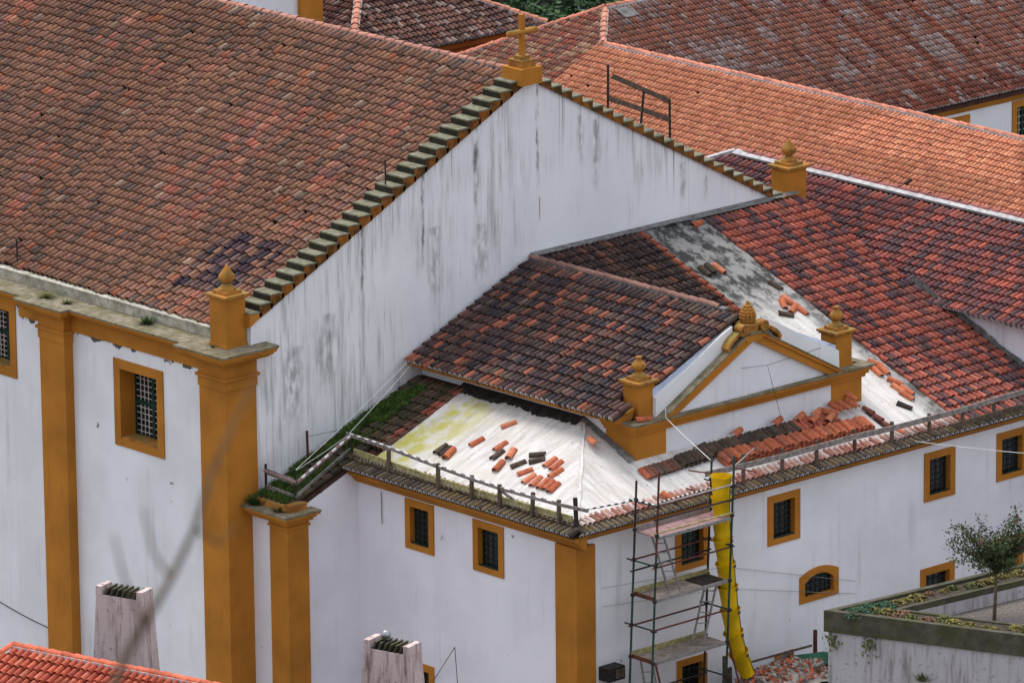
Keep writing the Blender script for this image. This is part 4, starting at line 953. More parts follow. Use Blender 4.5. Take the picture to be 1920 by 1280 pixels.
for (x, y, z, h) in ((1.26, -1.3, 8.98, .9), (1.24, -.12, 8.9, .9), (3.42, -1.0, 9.85, .56)): rail_post(GC, (x, y, z), h, .05, 'iron')
for z in (9.12, 9.56): part('rail', MB().beam((1.24, -.08, z+.04), (1.26, -1.34, z-.02), .03, .16), 'wood', GC)
for (z, m_) in ((.24, 'steel'), (.60, 'wood')): part('rail', MB().beam((1.28, -1.34, 8.92+z), (3.42, -1.06, 9.72+z), .05, .09), m_, GC)
tape(GC, [(1.26, -1.40, 9.58), (3.40, -1.11, 10.36)], .034, .16); tape(GC, [(1.20, -.1, 9.62), (1.22, -1.36, 9.56)], .04, .14, 'wood', 'tape_r')
GRt = thing('guard_rail', 'grey board guard rail running along the long right eave', 'railing', (14, -10.35, 9.66))
pr_ = [(9.08, .88), (10.5, .74), (11.79, .71), (13.23, .74), (14.64, .66), (16.08, .6), (17.37, .56), (18.6, .6), (20.2, .6), (22, .6)]
for x, h in pr_: rail_post(GRt, (x, -10.33, zR(-10.33)+.06), h, .075, 'brownwood', (trng.uniform(-.03, .03), 0))
rl = [(7.6, -10.42, 10.36), (9.08, -10.40, 10.30), (10.5, -10.40, 10.27), (13.23, -10.41, 10.27), (14.64, -10.39, 10.22), (17.37, -10.39, 10.20), (18.6, -10.39, 10.24), (22, -10.39, 10.24)]
for a, b in zip(rl, rl[1:]): part('rail', MB().beam(a, b, .035, .15), 'wood', GRt)
part('rail', MB().beam((16.9, -10.4, 9.83), (22, -10.4, 9.88), .035, .14), 'brownwood', GRt)
RK = thing('ridge_guard_rail', 'short dark board railing standing on the right hand gable coping', 'railing', (15.4, .3, 16.5))
for (x, zb, zt) in ((14.2, 17.3, 18.56), (15.45, 16.7, 17.58), (16.56, 16.05, 17.18)): part('post', MB().tube([(x, .3, zb-.05), (x+(.02 if x < 15 else .12 if x < 16 else 0), .3, zt)], .035, 8), 'iron', RK)
for (a, b) in (((14.37, .3, 18.21), (16.56, .3, 17.14)), ((14.2, .3, 17.62), (16.56, .3, 16.62))): part('rail', MB().beam(a, b, .03, .14), 'brownwood', RK)
single('steel_rod', MB().tube([(6.0, .3, 16.2), (6.0, .3, 17.25)], .022, 6).lathe((6.0, .3, 16.18), [(.07, 0), (.07, .03)], 8), 'iron', 'thin grey steel rod standing on the stepped gable coping', 'rod')
single('steel_rod', MB().tube([(.95, 10.0, 13.3), (.95, 10.0, 14.2)], .022, 6), 'iron', 'thin rusty rod standing at the nave eave near the left edge', 'rod')
ir = thing('iron_stake', 'rusty iron stake with two wires against the stained gable wall', 'stake', (2.75, -.1, 9.5))
part('stake', MB().beam((2.75, -.1, 9.4), (2.72, -.1, 10.42), .05, .05, (1, 0, 0)), 'rust', ir)
for z in (10.25, 9.75): part('wire', MB().tube([(2.73, -.1, z), (4.0, -.05, z-.05)], .006, 4), 'black', ir)

# ------------------------------------------------------------------ scaffold tower, ladders, chute
LEAN = .052
def lx(x, z): return x+LEAN*(z-8.0)
SF = thing('scaffold_tower', 'green and rusty tube scaffold tower with three plank decks at the long wall', 'scaffold', (5.9, -11.2, ZG+2.1))
yb, yf = -10.82, -11.65; XA, XC = 4.60, 7.30; zb_ = 2.6
for (x, y, zt, m_) in ((XA, yb, 10.85, 'scaf'), (XA, yf, 11.25, 'scaf'), (XC, yb, 10.87, 'iron'), (XC, yf, 11.15, 'scaf')):
    part('standard', MB().tube([(lx(x, zb_), y, zb_), (lx(x, 9.0), y, 9.0)], .03, 8), m_, SF)
    part('standard', MB().tube([(lx(x, 9.0), y, 9.0), (lx(x, zt), y, zt)], .03, 8), 'rust' if y == yf and x == XA else 'iron' if x == XA else 'scaf', SF)
    cl = MB()
    for z in (4.1, 5.2, 6.15, 7.0, 7.8, 8.75, 9.55, 10.35): cl.lathe((lx(x, z), y, z-.05), [(.035, 0), (.06, .02), (.06, .08), (.035, .1)], 8)
    part('couplers', cl, 'iron', SF)
def led(z, y, m_, x0=XA, x1=XC, dz=0): part('ledger', MB().tube([(lx(x0, z)-.1, y, z), (lx(x1, z)+.08, y, z+dz)], .026, 8), m_, SF)
for z, y, m_ in ((10.38, yf, 'steel'), (9.98, yf, 'iron'), (9.62, yf, 'paleplank'), (8.75, yb, 'rust'), (8.70, yf, 'rust'), (8.45, yb, 'iron'), (7.02, yf, 'rust'), (6.98, yb, 'rust'), (5.1, yb, 'iron'), (10.0, yb, 'rust')): led(z, y, m_)
for z in (10.3, 8.72, 7.0, 5.2):
    for x in (XA, XC): part('transom', MB().tube([(lx(x, z), yf-.12, z+.02), (lx(x, z), yb+.25, z)], .024, 8), 'scaf', SF)
part('ledger', MB().tube([(lx(XC, 10.85)-.0, yf, 10.85), (lx(XC, 10.9)+1.9, yf+1.2, 10.72)], .022, 8), 'steel', SF)
for (a, b) in (((lx(XC, 10.5), yb, 10.5), (lx(XC, 10.5)-.1, yb+.75, 10.45)), ((lx(XC, 10.9), yf, 10.82), (lx(XC, 10.9)+.05, yf-.75, 10.86)), ((lx(XC, 9.9), yb, 9.95), (lx(XC, 9.9)-.1, yb+.8, 9.95))): part('transom', MB().tube([a, b], .02, 6), 'rust', SF)
for (z, m_, mt) in ((9.5, 'deckpink', 'steel'), (7.82, 'deckgrey', 'paleplank'), (6.14, 'deckgrey', 'paleplank')):
    for k in range(2):
        y0 = yf+.06+k*.38; part('deck_board', MB().box(lx(XA, z)+.05, lx(XC, z)-.04, y0, y0+.365, z-.03, z+.0), m_, SF)
    part('deck_frame', MB().box(lx(XA, z)+.0, lx(XC, z)-.0, yf+.0, yf+.055, z-.07, z+.012), 'steel', SF)
    part('toe_board', MB().beam((lx(XA, z), yb-.02, z+.08), (lx(XC, z), yb-.02, z+.06), .03, .14), mt, SF)
    if z < 9: part('toe_board', MB().beam((lx(XA, z)+.03, yf+.03, z+.02), (lx(XA, z)+.03, yb, z+.02), .04, .10), 'rust', SF)
part('hatch', MB().box(6.4, 7.15, yf+.1, yf+.75, 7.822, 7.85), 'iron', SF)
part('brace', MB().tube([(lx(XA, 6.2)+.05, yf-.05, 6.15), (lx(XA, 4)+.75, yf-.35, 3.2)], .028, 8), 'rust', SF); part('brace', MB().tube([(lx(XC, 6.2), yf-.05, 6.15), (lx(XC, 4)+.7, yf-.35, 3.4)], .028, 8), 'rust', SF)
def ladder(p, q, w, label):
    t = thing('ladder', label, 'ladder', (p[0], p[1], min(p[2], q[2]))); p, q = Vector(p), Vector(q); side = Vector((.76, -.65, 0))*w/2
    for s_ in (-1, 1): part('stile', MB().beam(p+side*s_, q+side*s_, .035, .05), 'steel', t)
    n = int((q-p).length/.27)
    for i in range(1, n): c = p.lerp(q, i/n); part('rung', MB().tube([c-side, c+side], .014, 6), 'steel', t)
ladder((5.62, -11.3, 7.83), (5.02, -11.3, 9.46), .3, 'aluminium ladder leaning from the middle deck up to the pink top deck')
ladder((6.45, -11.3, 6.15), (6.98, -11.3, 7.80), .3, 'aluminium ladder rising from the lowest deck to the dark hatch')
ladder((5.05, -11.3, 4.0), (4.62, -11.3, 6.1), .3, 'aluminium ladder below the lowest scaffold deck at its left end')
BT = thing('striped_barrier_tape', 'black and white striped tape strung between the scaffold tops above the eave', 'barrier tape', (5, -11, 10))
tape(BT, [(3.12, -10.62, 10.36), (lx(XA, 10.3), yb, 10.33), (lx(XA, 10.3), yf-.0, 10.36), (lx(XA, 10.3)+.2, yf+.2, 10.36), (lx(XC, 10.3), yb, 10.12)], .022, .11, 'tape_w', 'tape_b')
CHT = thing('rubble_chute', 'bright yellow plastic rubble chute hanging beside the scaffold', 'rubble chute', (8, -11.25, 2.6))
cp_ = [(7.38, 10.55), (7.37, 9.98), (7.36, 9.50), (7.42, 8.85), (7.52, 8.15), (7.60, 7.5), (7.68, 6.85), (7.80, 6.2), (7.98, 5.6), (8.28, 5.0)]
for i, (a, b) in enumerate(zip(cp_, cp_[1:])):
    a_, b_ = Vector((a[0], -11.25, a[1])), Vector((b[0], -11.25, b[1])); d = (b_-a_).normalized()
    ra, rb = (.265, .21) if i == 0 else (.25, .195); e = b_+d*.10
    n = 18; sec = MB().tube([a_, a_+d*.03, a_+d*.06, e], [ra+.03, ra+.03, ra, rb], n, False)
    sec.tube([a_, e], [ra-.012, rb-.012], n, False)
    part('chute_section', sec, 'yellow', CHT, True)
    part('chain', MB().tube([a_+Vector((.10, -ra*.93, 0)), e+Vector((.12, -rb*.95, 0))], .010, 5), 'iron', CHT)
    if i: part('collar_bracket', MB().box(a[0]+.06, a[0]+.13, -11.25-ra-.02, -11.25-ra+.03, a[1]-.10, a[1]-.02), 'brownwood', CHT)

# ------------------------------------------------------------------ yard by the long wall: raised pavement, skip with rubble
pv = MB().box(3.9, WR, -18, -10.05, ZG-.2, 2.6); pvm = mesh('pavement', pv.v, pv.f); pvm.materials.append(M['gravel']); pvo = bpy.data.objects.new('pavement', pvm); COL.objects.link(pvo); pvo['kind'] = 'structure'
SK = thing('rubble_skip', 'open skip heaped with broken tiles, planks and rubble under the yellow chute', 'skip', (9.6, -11.6, 2.6))
part('skip_body', MB().prism([(8.2, 2.6), (11.0, 2.6), (11.5, 4.35), (7.7, 4.35)], 'y', -12.6, -10.7), 'plasticgreen', SK)
rb = MB(); rr2 = MB(); hr_ = random.Random(3)
hv = []; hf = []
for i in range(15):
    for j in range(10):
        x, y = 7.8+i*3.6/14, -12.5+j*1.75/9; d = max(0, 1-((x-9.6)/2.2)**2-((y+11.6)/1.1)**2*.8); hv.append((x, y, 4.3+.55*d+.12*hr_.random()))
for i in range(14):
    for j in range(9): q = i*10+j; hf.append((q, q+10, q+11, q+1))
part('rubble_heap', MB().add(hv, hf), 'rubblegrey', SK)
for k in range(520):
    x, y = 7.9+3.4*hr_.random(), -12.4+1.6*hr_.random(); z = 4.34+.55*max(0, 1-((x-9.6)/2.2)**2-((y+11.6)/1.1)**2*.8)+.06
    a = hr_.uniform(0, 3.14); l = hr_.uniform(.04, .15); (rr2 if hr_.random() < .38 else rb).beam((x, y, z), (x+l*math.cos(a), y+l*math.sin(a), z+hr_.uniform(-.02, .1)), hr_.uniform(.03, .10), hr_.uniform(.015, .05))
part('broken_tiles', rr2, 'rubblered', SK)['kind'] = 'stuff'; part('broken_stone', rb, 'rubblegrey', SK)['kind'] = 'stuff'
for (a, b, m_) in (((9.9, -12.2, 5.0), (11.3, -11.4, 4.75), 'steel'), ((10.2, -11.2, 4.9), (11.5, -12.3, 4.6), 'wood'), ((8.9, -10.9, 4.7), (10.4, -10.8, 4.95), 'brownwood')): part('plank', MB().beam(a, b, .12, .04), m_, SK)
tv = [(10.2, -11.0, 4.95), (11.6, -11.0, 4.75), (11.7, -12.0, 4.5), (10.6, -12.2, 4.86), (10.9, -11.5, 5.02)]
part('tarpaulin', MB().add(tv, [(0, 1, 4), (1, 2, 4), (2, 3, 4), (3, 0, 4)]), 'plasticgreen', SK)
single('plastic_sack', MB().lathe((8.55, -12.45, 4.42), [(.1, 0), (.24, .08), (.27, .2), (.2, .32), (.08, .4), (.12, .45)], 12, 5, .12), 'pink2', 'crumpled pale plastic sack beside the mouth of the yellow chute', 'sack')
bf = thing('board_fence', 'brown boards and a leaning rail standing between chute and skip', 'fence', (8.6, -10.7, 2.6))
for (x, zt) in ((7.95, 5.35), (8.12, 5.0), (8.62, 5.05), (8.80, 5.1)): part('board', MB().box(x, x+.15, -10.72, -10.68, 2.6, zt), 'brownwood', bf)
part('rail', MB().beam((8.5, -10.75, 5.0), (11.2, -10.75, 4.95), .03, .06), 'brownwood', bf); part('post', MB().box(11.3, 11.38, -10.78, -10.7, 2.6, 5.35), 'rust', bf)
vb = thing('wall_box', 'dark metal box unit fixed low on the long wall left of the scaffold', 'box', (4.4, -10.3, 5.4))
part('casing', MB().box(4.1, 4.68, -10.42, -10.03, 5.42, 5.78), 'iron', vb); part('grille', MB().box(4.36, 4.62, -10.44, -10.42, 5.48, 5.72), 'brownwood', vb)

# ------------------------------------------------------------------ house and chimneys in front of the nave
HA = math.atan2(-12.77+7.2, -11.48+12.89)                   # direction of its ridge
HR = thing('small_house', 'small house with bright orange tiled hip roof below the nave wall', 'house', (-12.2, -10.0, ZG))
a_, d_ = Vector((-12.89, -7.2, 9.42)), Vector((math.cos(HA), math.sin(HA), 0)); nrm = Vector((d_.y, -d_.x, 0))   # nrm points towards the viewer
e_ = a_+d_*12; MHs = .45
lowL = a_+nrm*4-d_*2.2-Vector((0, 0, 4*MHs)); lowR = e_+nrm*4-Vector((0, 0, 4*MHs))
rHs = deck(HR, [tuple(lowL-Vector((0, 0, .04))), tuple(lowR-Vector((0, 0, .04))), tuple(e_-Vector((0, 0, .04))), tuple(a_-Vector((0, 0, .04)))])
bl_ = a_-nrm*4-d_*2.2-Vector((0, 0, 4*MHs)); br_ = e_-nrm*4-Vector((0, 0, 4*MHs))
deck(HR, [tuple(a_-Vector((0, 0, .05))), tuple(e_-Vector((0, 0, .05))), tuple(br_), tuple(bl_)], 'roof_rear_slope', 'tile_new'); deck(HR, [tuple(a_-Vector((0, 0, .06))), tuple(bl_), tuple(lowL)], 'roof_hip_slope', 'tile_new')
wl_ = MB(); c4 = [lowL-nrm*.4+d_*.4, lowR-nrm*.4, br_+nrm*.4, bl_+nrm*.4+d_*.4]
wl_.add([(p.x, p.y, ZG) for p in c4]+[(p.x, p.y, 7.6) for p in c4], [(i, (i+1) % 4, (i+1) % 4+4, i+4) for i in range(4)]); part('wall', wl_, 'white', HR)
HO = [(4, lin(208, 104, 76)), (3, lin(196, 94, 70)), (1, lin(214, 120, 92))]
vv_ = (-nrm.x, -nrm.y, MHs); hh = math.hypot(1, MHs); L0 = a_+nrm*4-d_*2.2-Vector((0, 0, 4*MHs))
tile_field(rHs, tuple(L0), tuple(d_), vv_, 68, 13, .204, .335, lambda a, b: a > 2.2*(b/hh/4)+.05 and b/hh < 3.95, lambda a, b, r: pick(r, HO, 1.18, .98), 'tile_new', 300, None, .02, slip=.0, hgt=.112)
ridge_tiles(rHs, tuple(a_+Vector((0, 0, .06))), tuple(e_+Vector((0, 0, .06))), .38, .11, lin(206, 108, 80), 'tile_new', True)
ridge_tiles(rHs, tuple(a_+Vector((0, 0, .06))), tuple(lowL+Vector((0, 0, .08))), .38, .11, lin(206, 108, 80), 'tile_new', False)
def chimney(par, p, ang, w, d, z0, z1, flare, lbl=None, cat=None, cowl=False):
    """tapered slab chimney with a row of tilted slates closing the top slot"""
    u = Vector((math.cos(ang), math.sin(ang), 0)); v = Vector((-u.y, u.x, 0)); p = Vector((p[0], p[1], 0)); t = par or thing('chimney', lbl, cat, (p.x, p.y, z0))
    def P(a, b, z): q = p+u*a+v*b; return (q.x, q.y, z)
    def frus(a0, a1, b0, b1, za, zb, f):
        return MB().add([P(a0-f, b0-f, za), P(a1+f, b0-f, za), P(a1+f, b1+f, za), P(a0-f, b1+f, za), P(a0, b0, zb), P(a1, b0, zb), P(a1, b1, zb), P(a0, b1, zb)], [(0, 3, 2, 1), (4, 5, 6, 7), (0, 1, 5, 4), (1, 2, 6, 5), (2, 3, 7, 6), (3, 0, 4, 7)])
    st_ = part('chimney', frus(0, w, 0, d, z0, z1-.22, flare), 'pinkwall', t) if par else part('stack', frus(0, w, 0, d, z0, z1-.22, flare), 'pinkwall', t)
    for a0, a1 in ((0, .16), (w-.16, w)): part('end_wall', frus(a0, a1, 0, d, z1-.23, z1, .01), 'pinkwall', st_ if par else t)
    for k in range(6):
        x = .26+k*(w-.46)/5.6; s_ = MB().add([P(x-.02, .02, z1-.20), P(x+.02, .02, z1-.20), P(x+.10, .02, z1-.02), P(x+.04, .02, z1-.02), P(x-.02, d-.02, z1-.20), P(x+.02, d-.02, z1-.20), P(x+.10, d-.02, z1-.02), P(x+.04, d-.02, z1-.02)], [(0, 1, 2, 3), (7, 6, 5, 4), (0, 4, 5, 1), (1, 5, 6, 2), (2, 6, 7, 3), (3, 7, 4, 0)])
        part('slate', s_, 'mossyconc', st_ if par else t)
    part('flue_throat', frus(.16, w-.16, .05, d-.05, z1-.24, z1-.205, 0), 'tar', st_ if par else t)
    if cowl:
        q = P(.50, d*.4, z1-.1); part('cowl', MB().lathe(q, [(.04, 0), (.04, .12), (.12, .16), (.13, .26), (.07, .33), (.01, .35)], 12), 'chrome', t, True)
    return t, P
cha = R_(-72.0)
chimney(rHs, (-9.97, -6.82), cha, 1.36, .5, 5.5, 10.3, .22)
part('chimney_slab', MB().beam((-9.62, -8.95, 8.02), (-8.9, -8.5, 8.02), .5, .08), 'mossyconc', rHs); part('red_box', MB().box(-9.5, -9.0, -8.9, -8.5, 7.3, 7.9), 'redpaint', rHs)
chimney(None, (-7.46, -14.07), R_(-75), 1.32, .55, ZG, 10.0, .55, 'pinkish slab chimney with a shiny metal cowl in front of the annex', 'chimney', True)
rf2 = thing('low_roof', 'stone capped low roof ridge at the bottom edge left of the scaffold', 'roof', (4.6, -12.5, 2.6))
part('roof', MB().prism([(3.9, 2.6), (6.2, 2.6), (6.2, 4.9), (4.55, 5.45), (3.9, 5.2)], 'y', -14.0, -11.9), 'terrace', rf2)
for k in range(9): part('cap_tile', MB().beam((4.55+.16*k, -12.2-.12*k, 5.50-.04*k), (4.72+.16*k, -12.32-.12*k, 5.46-.04*k), .14, .05), 'pinkwall' if k % 3 else 'mortar', rf2)

# ------------------------------------------------------------------ planted terrace at lower right
TZ = 9.5
TR = thing('garden_terrace', 'stained terrace wall with mossy concrete planters along its two top edges', 'terrace wall', (6, -22, ZG))
A = (3.45, -19.15); B = (14.0, -20.28); Dn = (7.6, -29.0)       # apex, along the street, along the front
def off(p, q, k):                                                # inward offset line
    d = Vector((q[0]-p[0], q[1]-p[1])).normalized(); return d
dB = Vector((B[0]-A[0], B[1]-A[1])).normalized(); dD = Vector((Dn[0]-A[0], Dn[1]-A[1])).normalized()
part('wall', MB().prism([A, Dn, (14, -29), B], 'z', ZG, TZ-.552), 'terrace', TR)
def strip(name, p, q, inn, w0, w1, z0, z1, mat, par):
    q, inn = Vector(q), Vector(inn); return part(name, MB().prism([corner(w0), tuple(q+inn*w0), tuple(q+inn*w1), corner(w1)], 'z', z0, z1), mat, par)
inB = Vector((-dB.y, dB.x))*-1; inD = Vector((-dD.y, dD.x))
def corner(w):
    p, q = Vector(A)+inB*w, Vector(A)+inD*w; r = q-p; t = (r.x*dD.y-r.y*dD.x)/(dB.x*dD.y-dB.y*dD.x); return tuple(p+dB*t)
for nm, q, inn in (('planter', B, inB), ('planter', Dn, inD)):
    pl_ = strip(nm, A, q, inn, -.06, .10, TZ-.55, TZ, 'mossyconc', TR)
    strip('inner_kerb', A, q, inn, .80, .92, TZ-.55, TZ-.04, 'mossyconc', pl_)
    strip('soil_bed', A, q, inn, .10, .80, TZ-.55, TZ-.08, 'soil', pl_)
part('terrace_floor', MB().prism([corner(.9), tuple(Vector(Dn)+inD*.9), (14, -29), tuple(Vector(B)+inB*.9)], 'z', TZ-.58, TZ-.50), 'gravel', TR)
strip('inner_wall', A, B, inB, .925, .96, TZ-.50, TZ-.2, 'terrace', TR)
srng = random.Random(21)
def tuft(mb, c, n, r, h, rng=srng, wdt=.02):
    for _ in range(n):
        a = rng.uniform(0, 6.28); k = rng.random()*r; b = Vector((c[0]+k*math.cos(a)*.5, c[1]+k*math.sin(a)*.5, c[2])); t = b+Vector((math.cos(a)*k, math.sin(a)*k, h*rng.uniform(.5, 1.1))); s_ = Vector((-math.sin(a), math.cos(a), 0))*wdt
        mb.add([b-s_, b+s_, t], [(0, 1, 2)])
    return mb
def cushion(mb, c, r, n, s=.05):
    for _ in range(n):
        a = srng.uniform(0, 6.28); k = r*math.sqrt(srng.random()); z = c[2]+.5*r*max(0, 1-(k/r)**2)*srng.uniform(.5, 1); p = Vector((c[0]+k*math.cos(a), c[1]+k*math.sin(a), z)); u = Vector((srng.gauss(0, 1), srng.gauss(0, 1), srng.gauss(0, .5))).normalized()*s; v = u.cross(Vector((srng.gauss(0, .4), srng.gauss(0, .4), 1))).normalized()*s
        mb.add([p-u, p+v, p+u, p-v], [(0, 1, 2, 3)])
    return mb
spots = []
for (q, inn, L, n) in ((dB, inB, 8.0, 20), (dD, inD, 6.0, 16)):
    for k in range(n): t = .5+L*(k+.4*srng.random())/n; p = Vector(A)+q*t+inn*srng.uniform(.3, .62); spots.append((p.x, p.y, TZ-.09, t))
for i, (x, y, z, t) in enumerate(spots):
    m_ = 'succg' if t < 1.5 and i < 20 else srng.choice(['succ', 'succ', 'succr', 'drygrass', 'soil' if False else 'succ'])
    nm = {'succg': 'blue green', 'succ': 'yellow', 'succr': 'reddish', 'drygrass': 'olive green'}[m_]
    side = 'street' if i < 20 else 'front'
    single('sedum_cushion', cushion(MB(), (x, y, z), srng.uniform(.12, .30) if m_ != 'succg' else .4, 200, .035), m_, f'{nm} sedum cushion in the {side} planter, {ORD[(i if i < 20 else i-20)]} plant from the terrace corner', 'plant', f'{nm} sedum in the {side} planter')
for (x, y, z, n, r, h, m_, lb) in ((5.35, -23.36, 8.3, 0, 0, 0, 'grass', ''),):
    pass
# weeds hanging on the terrace wall
wd = Vector(A)+dD*2.55; single('wall_weed', tuft(MB(), (wd.x-.06, wd.y, 8.0), 90, .30, .22), 'drygrass', 'spiky green weed growing out of the middle of the terrace wall', 'weed')
for (t, lb) in ((.15, 'trailing brown weed hanging at the outer corner of the terrace'), (1.15, 'dark trailing weed hanging under the planter near the terrace corner')):
    w_ = Vector(A)+dD*t; m_ = MB()
    for _ in range(120): p = Vector((w_.x+srng.gauss(0, .10)-.03, w_.y+srng.gauss(0, .10), TZ-.55-abs(srng.gauss(0, .22)))); u = Vector((srng.gauss(0, 1), srng.gauss(0, 1), srng.gauss(0, 1))).normalized()*.07; m_.add([p, p+u, p+u*.5+Vector((0, 0, -.09))], [(0, 1, 2)])
    single('wall_weed', m_, 'drygrass', lb, 'weed')
# small flowering tree
TT = thing('flowering_tree', 'slender small tree with sparse dark leaves and pink blossom on the terrace', 'tree', (6.95, -21.5, TZ-.50))
tb_ = Vector((6.95, -21.5, TZ-.50)); th_ = Vector((7.25, -21.25, TZ+.76)); tk = MB().tube([tb_, tb_.lerp(th_, .5)+Vector((.03, 0, 0)), th_], [.05, .04, .032], 8); lf_ = MB(); pk_ = MB(); tr_ = random.Random(9)
for k in range(44):
    a = tr_.uniform(0, 6.28); el = tr_.uniform(.25, 1.25); l = tr_.uniform(.9, 1.75)*(1.1 if el < .9 else .95); d = Vector((math.cos(a)*math.cos(el), math.sin(a)*math.cos(el), math.sin(el)*.9)); s0 = tb_.lerp(th_, tr_.uniform(.82, 1.05)); mid = s0+d*l*.5+Vector((0, 0, .06)); e = s0+d*l
    tk.tube([s0, mid, e], [.016, .010, .004], 5)
    for j in range(135):
        t = .2+.85*tr_.random(); c = s0.lerp(mid, t*2) if t < .5 else mid.lerp(e, t*2-1); c = c+Vector((tr_.gauss(0, .085), tr_.gauss(0, .085), tr_.gauss(0, .085))); u = Vector((tr_.gauss(0, 1), tr_.gauss(0, 1), tr_.gauss(0, 1))).normalized()*.042; v = u.cross(Vector((tr_.gauss(0, 1), tr_.gauss(0, 1), 1))).normalized()*.022
        lf_.add([c-u, c+v, c+u, c-v], [(0, 1, 2, 3)])
    if tr_.random() < .1:
        for j in range(14): c = e+Vector((tr_.gauss(0, .05), tr_.gauss(0, .05), tr_.gauss(0, .05))); u = Vector((tr_.gauss(0, 1), tr_.gauss(0, 1), tr_.gauss(0, 1))).normalized()*.03; v = u.cross(Vector((0, .3, 1))).normalized()*.03; pk_.add([c-u, c+v, c+u, c-v], [(0, 1, 2, 3)])
part('trunk', tk, 'bark', TT, True); part('crown', lf_, 'leaf', TT); part('blossom', pk_, 'pink', TT)

# ------------------------------------------------------------------ weeds and moss on ledges and the corner roof
for (x, y, z, m_, n, r, h, lb) in ((.15, 7.75, 13.1, 'drygrass', 160, .28, .16, 'dry grass tuft on the nave ledge above the second pilaster'), (.2, 6.9, 13.1, 'drygrass', 110, .22, .12, 'small grass tuft on the nave ledge right of the second pilaster'), (.38, 3.7, 13.1, 'grass', 190, .30, .2, 'green grass clump on the nave ledge above the large window'), (.05, .55, 13.1, 'grass', 40, .1, .1, 'tiny green weed at the foot of the corner pinnacle'), (.75, -.25, 8.82, 'grass', 260, .34, .3, 'dark weed clump in the corner between nave pilaster and annex ledge'), (.8, -1.25, 8.82, 'drygrass', 200, .3, .16, 'white flowering weed on the annex corner ledge'), (7.86, -8.2, 11.5, 'grass', 150, .22, .1, 'green moss tuft beside the left urn of the pediment')):
    single('weed', tuft(MB(), (x, y, z), n, r, h, srng, .012), m_, lb, 'weed')
gs = MB(); grn = random.Random(4)
for k in range(11000):
    x = .95+5.4*grn.random()**1.05; y = -.03-1.3*grn.random()**1.1*(1-.3*(x-.95)/5)
    if vn(x*1.6, y*2.6, 15) < .27: continue
    z = zP(x)+.10+.05*grn.random(); a = grn.uniform(0, 6.28); b = Vector((x, y, z)); t = b+Vector((math.cos(a)*.04-.02, math.sin(a)*.04, grn.uniform(.05, .13))); s_ = Vector((-math.sin(a), math.cos(a), 0))*.014; gs.add([b-s_, b+s_, t], [(0, 1, 2)])
gso = single('moss_and_grass', gs, 'moss', 'bright green moss and grass covering the corner roof against the gable', 'grass'); gso['kind'] = 'stuff'

# ------------------------------------------------------------------ ropes, wires and cables
def rope(name, label, cat, pts, r, mat, sag=0.0, group=None):
    out = []
    for a, b in zip(pts, pts[1:]):
        a, b = Vector(a), Vector(b)
        for i in range(9): t = i/8; out.append(a.lerp(b, t)-Vector((0, 0, sag*4*t*(1-t))))
    return single(name, MB().tube(out, r, 5), mat, label, cat, group)
rope('rope', 'white rope from the chapel eave down to the mossy corner railing', 'rope', [(6.55, -.12, 11.78), (1.26, -1.3, 9.86)], .008, 'white_rope', .05)
rope('rope', 'white rope from the chapel eave to the middle railing post', 'rope', [(6.60, -.2, 11.72), (3.42, -1.0, 10.38)], .008, 'white_rope', .03)
rope('rope', 'white rope slung between two posts of the corner railing', 'rope', [(1.26, -1.3, 9.85), (3.42, -1.0, 10.36)], .007, 'white_rope', .03)
rope('rope', 'thick white rope from the pediment cornice to the scaffold top', 'rope', [(7.78, -8.72, 12.0), (7.78, -8.74, 11.52), (lx(XC, 10.8), yb, 10.84)], .010, 'white_rope', .02)
rope('cable', 'pale cable running from the right eave out over the terrace', 'cable', [(15.3, -10.55, 9.75), (21.5, -13.5, 8.6)], .012, 'white_rope', .1)
rope('cable', 'thin grey cable from the far railing post towards the right edge', 'cable', [(18.6, -10.33, 10.28), (21.0, -12.5, 9.5)], .008, 'steel', .03)
rope('wire', 'black wire across the pediment tied to the right pedestal', 'wire', [(8.2, -7.9, 12.35), (11.5, -8.76, 12.25), (14.52, -8.35, 12.22)], .006, 'black', .0)
rope('wire', 'black wire hanging from the tympanum down to the tile pile', 'wire', [(11.5, -8.76, 12.25), (11.9, -9.0, 10.4)], .006, 'black')
rope('cable', 'black cable looping low along the nave wall past the second pilaster', 'cable', [(.28, 11.5, 4.05), (.28, 8.2, 3.55), (-.03, 7.4, 3.0), (-.03, 6.85, 2.75), (.27, 6.2, 2.9), (.27, 5.2, 2.7)], .013, 'black', .07)
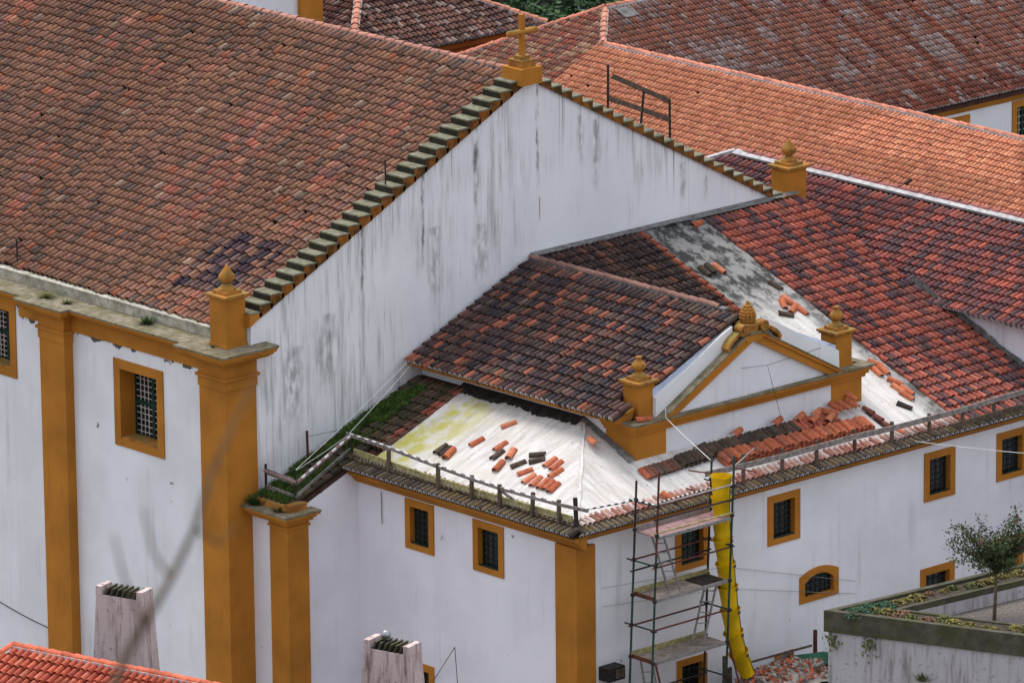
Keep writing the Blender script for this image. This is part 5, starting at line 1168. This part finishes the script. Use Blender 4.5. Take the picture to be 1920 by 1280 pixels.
rope('cable', 'black cable sagging at the foot of the corner pilaster', 'cable', [(.27, 3.5, 1.75), (.27, 1.6, 1.6), (-.03, .5, 1.5), (1.1, -.04, 2.45)], .013, 'black', .05)
rope('cable', 'thin grey wires crossing the long wall beside the arched window', 'cable', [(4.2, -10.08, 7.9), (8.6, -10.09, 7.55), (13.5, -10.09, 6.1)], .006, 'steel')
rope('cable', 'lower thin grey wire crossing the long wall under the arched window', 'cable', [(4.2, -10.08, 7.4), (8.6, -10.09, 6.95), (13.5, -10.09, 5.75)], .006, 'steel')
rope('cable', 'black cable bracket and wires on the annex wall beside the slab chimney', 'cable', [(3.28, -4.5, 4.35), (2.9, -5.75, 5.6), (2.9, -5.85, 4.5), (3.2, -8.0, 4.1)], .010, 'black')
rope('drip_pipe', 'thin brown pipe stub running down the annex wall below the eave', 'pipe', [(3.3, -2.42, 9.1), (3.3, -2.44, 8.2)], .011, 'brownwood')

# ------------------------------------------------------------------ bare twig tree on the slope just below the viewpoint (out of focus)
def near(px, py, w): d = CF+CR*(px-960)/FPX-CU*(py-640)/FPX; return Vector(CAM+d*w)
BTt = thing('bare_tree', 'blurred bare grey branch with thin twigs in the lower left foreground', 'tree', tuple(near(20, 4500, 13.5)))
brn = MB(); W = 13.5
brn.tube([near(20, 4500, W), near(60, 2300, W), near(130, 1500, W), near(235, 1230, W), near(275, 1160, W), near(320, 1085, W), near(365, 990, W), near(400, 880, W), near(440, 790, W), near(490, 690, W)], [.04, .024, .014, .009, .0085, .0075, .0065, .005, .0035, .002], 7)
brn.tube([near(320, 1085, W), near(285, 1030, W+.2), near(268, 950, W+.2)], [.0055, .004, .0025], 6)
brn.tube([near(268, 1165, W), near(235, 1090, W-.2), near(212, 1000, W-.2)], [.005, .0038, .0022], 6)
brn.tube([near(365, 990, W), near(410, 1020, W+.2), near(440, 985, W+.2)], [.004, .003, .0018], 6)
brn.lathe(near(270, 1165, W)-Vector((0, 0, .012)), [(.006, 0), (.014, .012), (.006, .024)], 8)
part('branch', brn, 'bark', BTt, True)
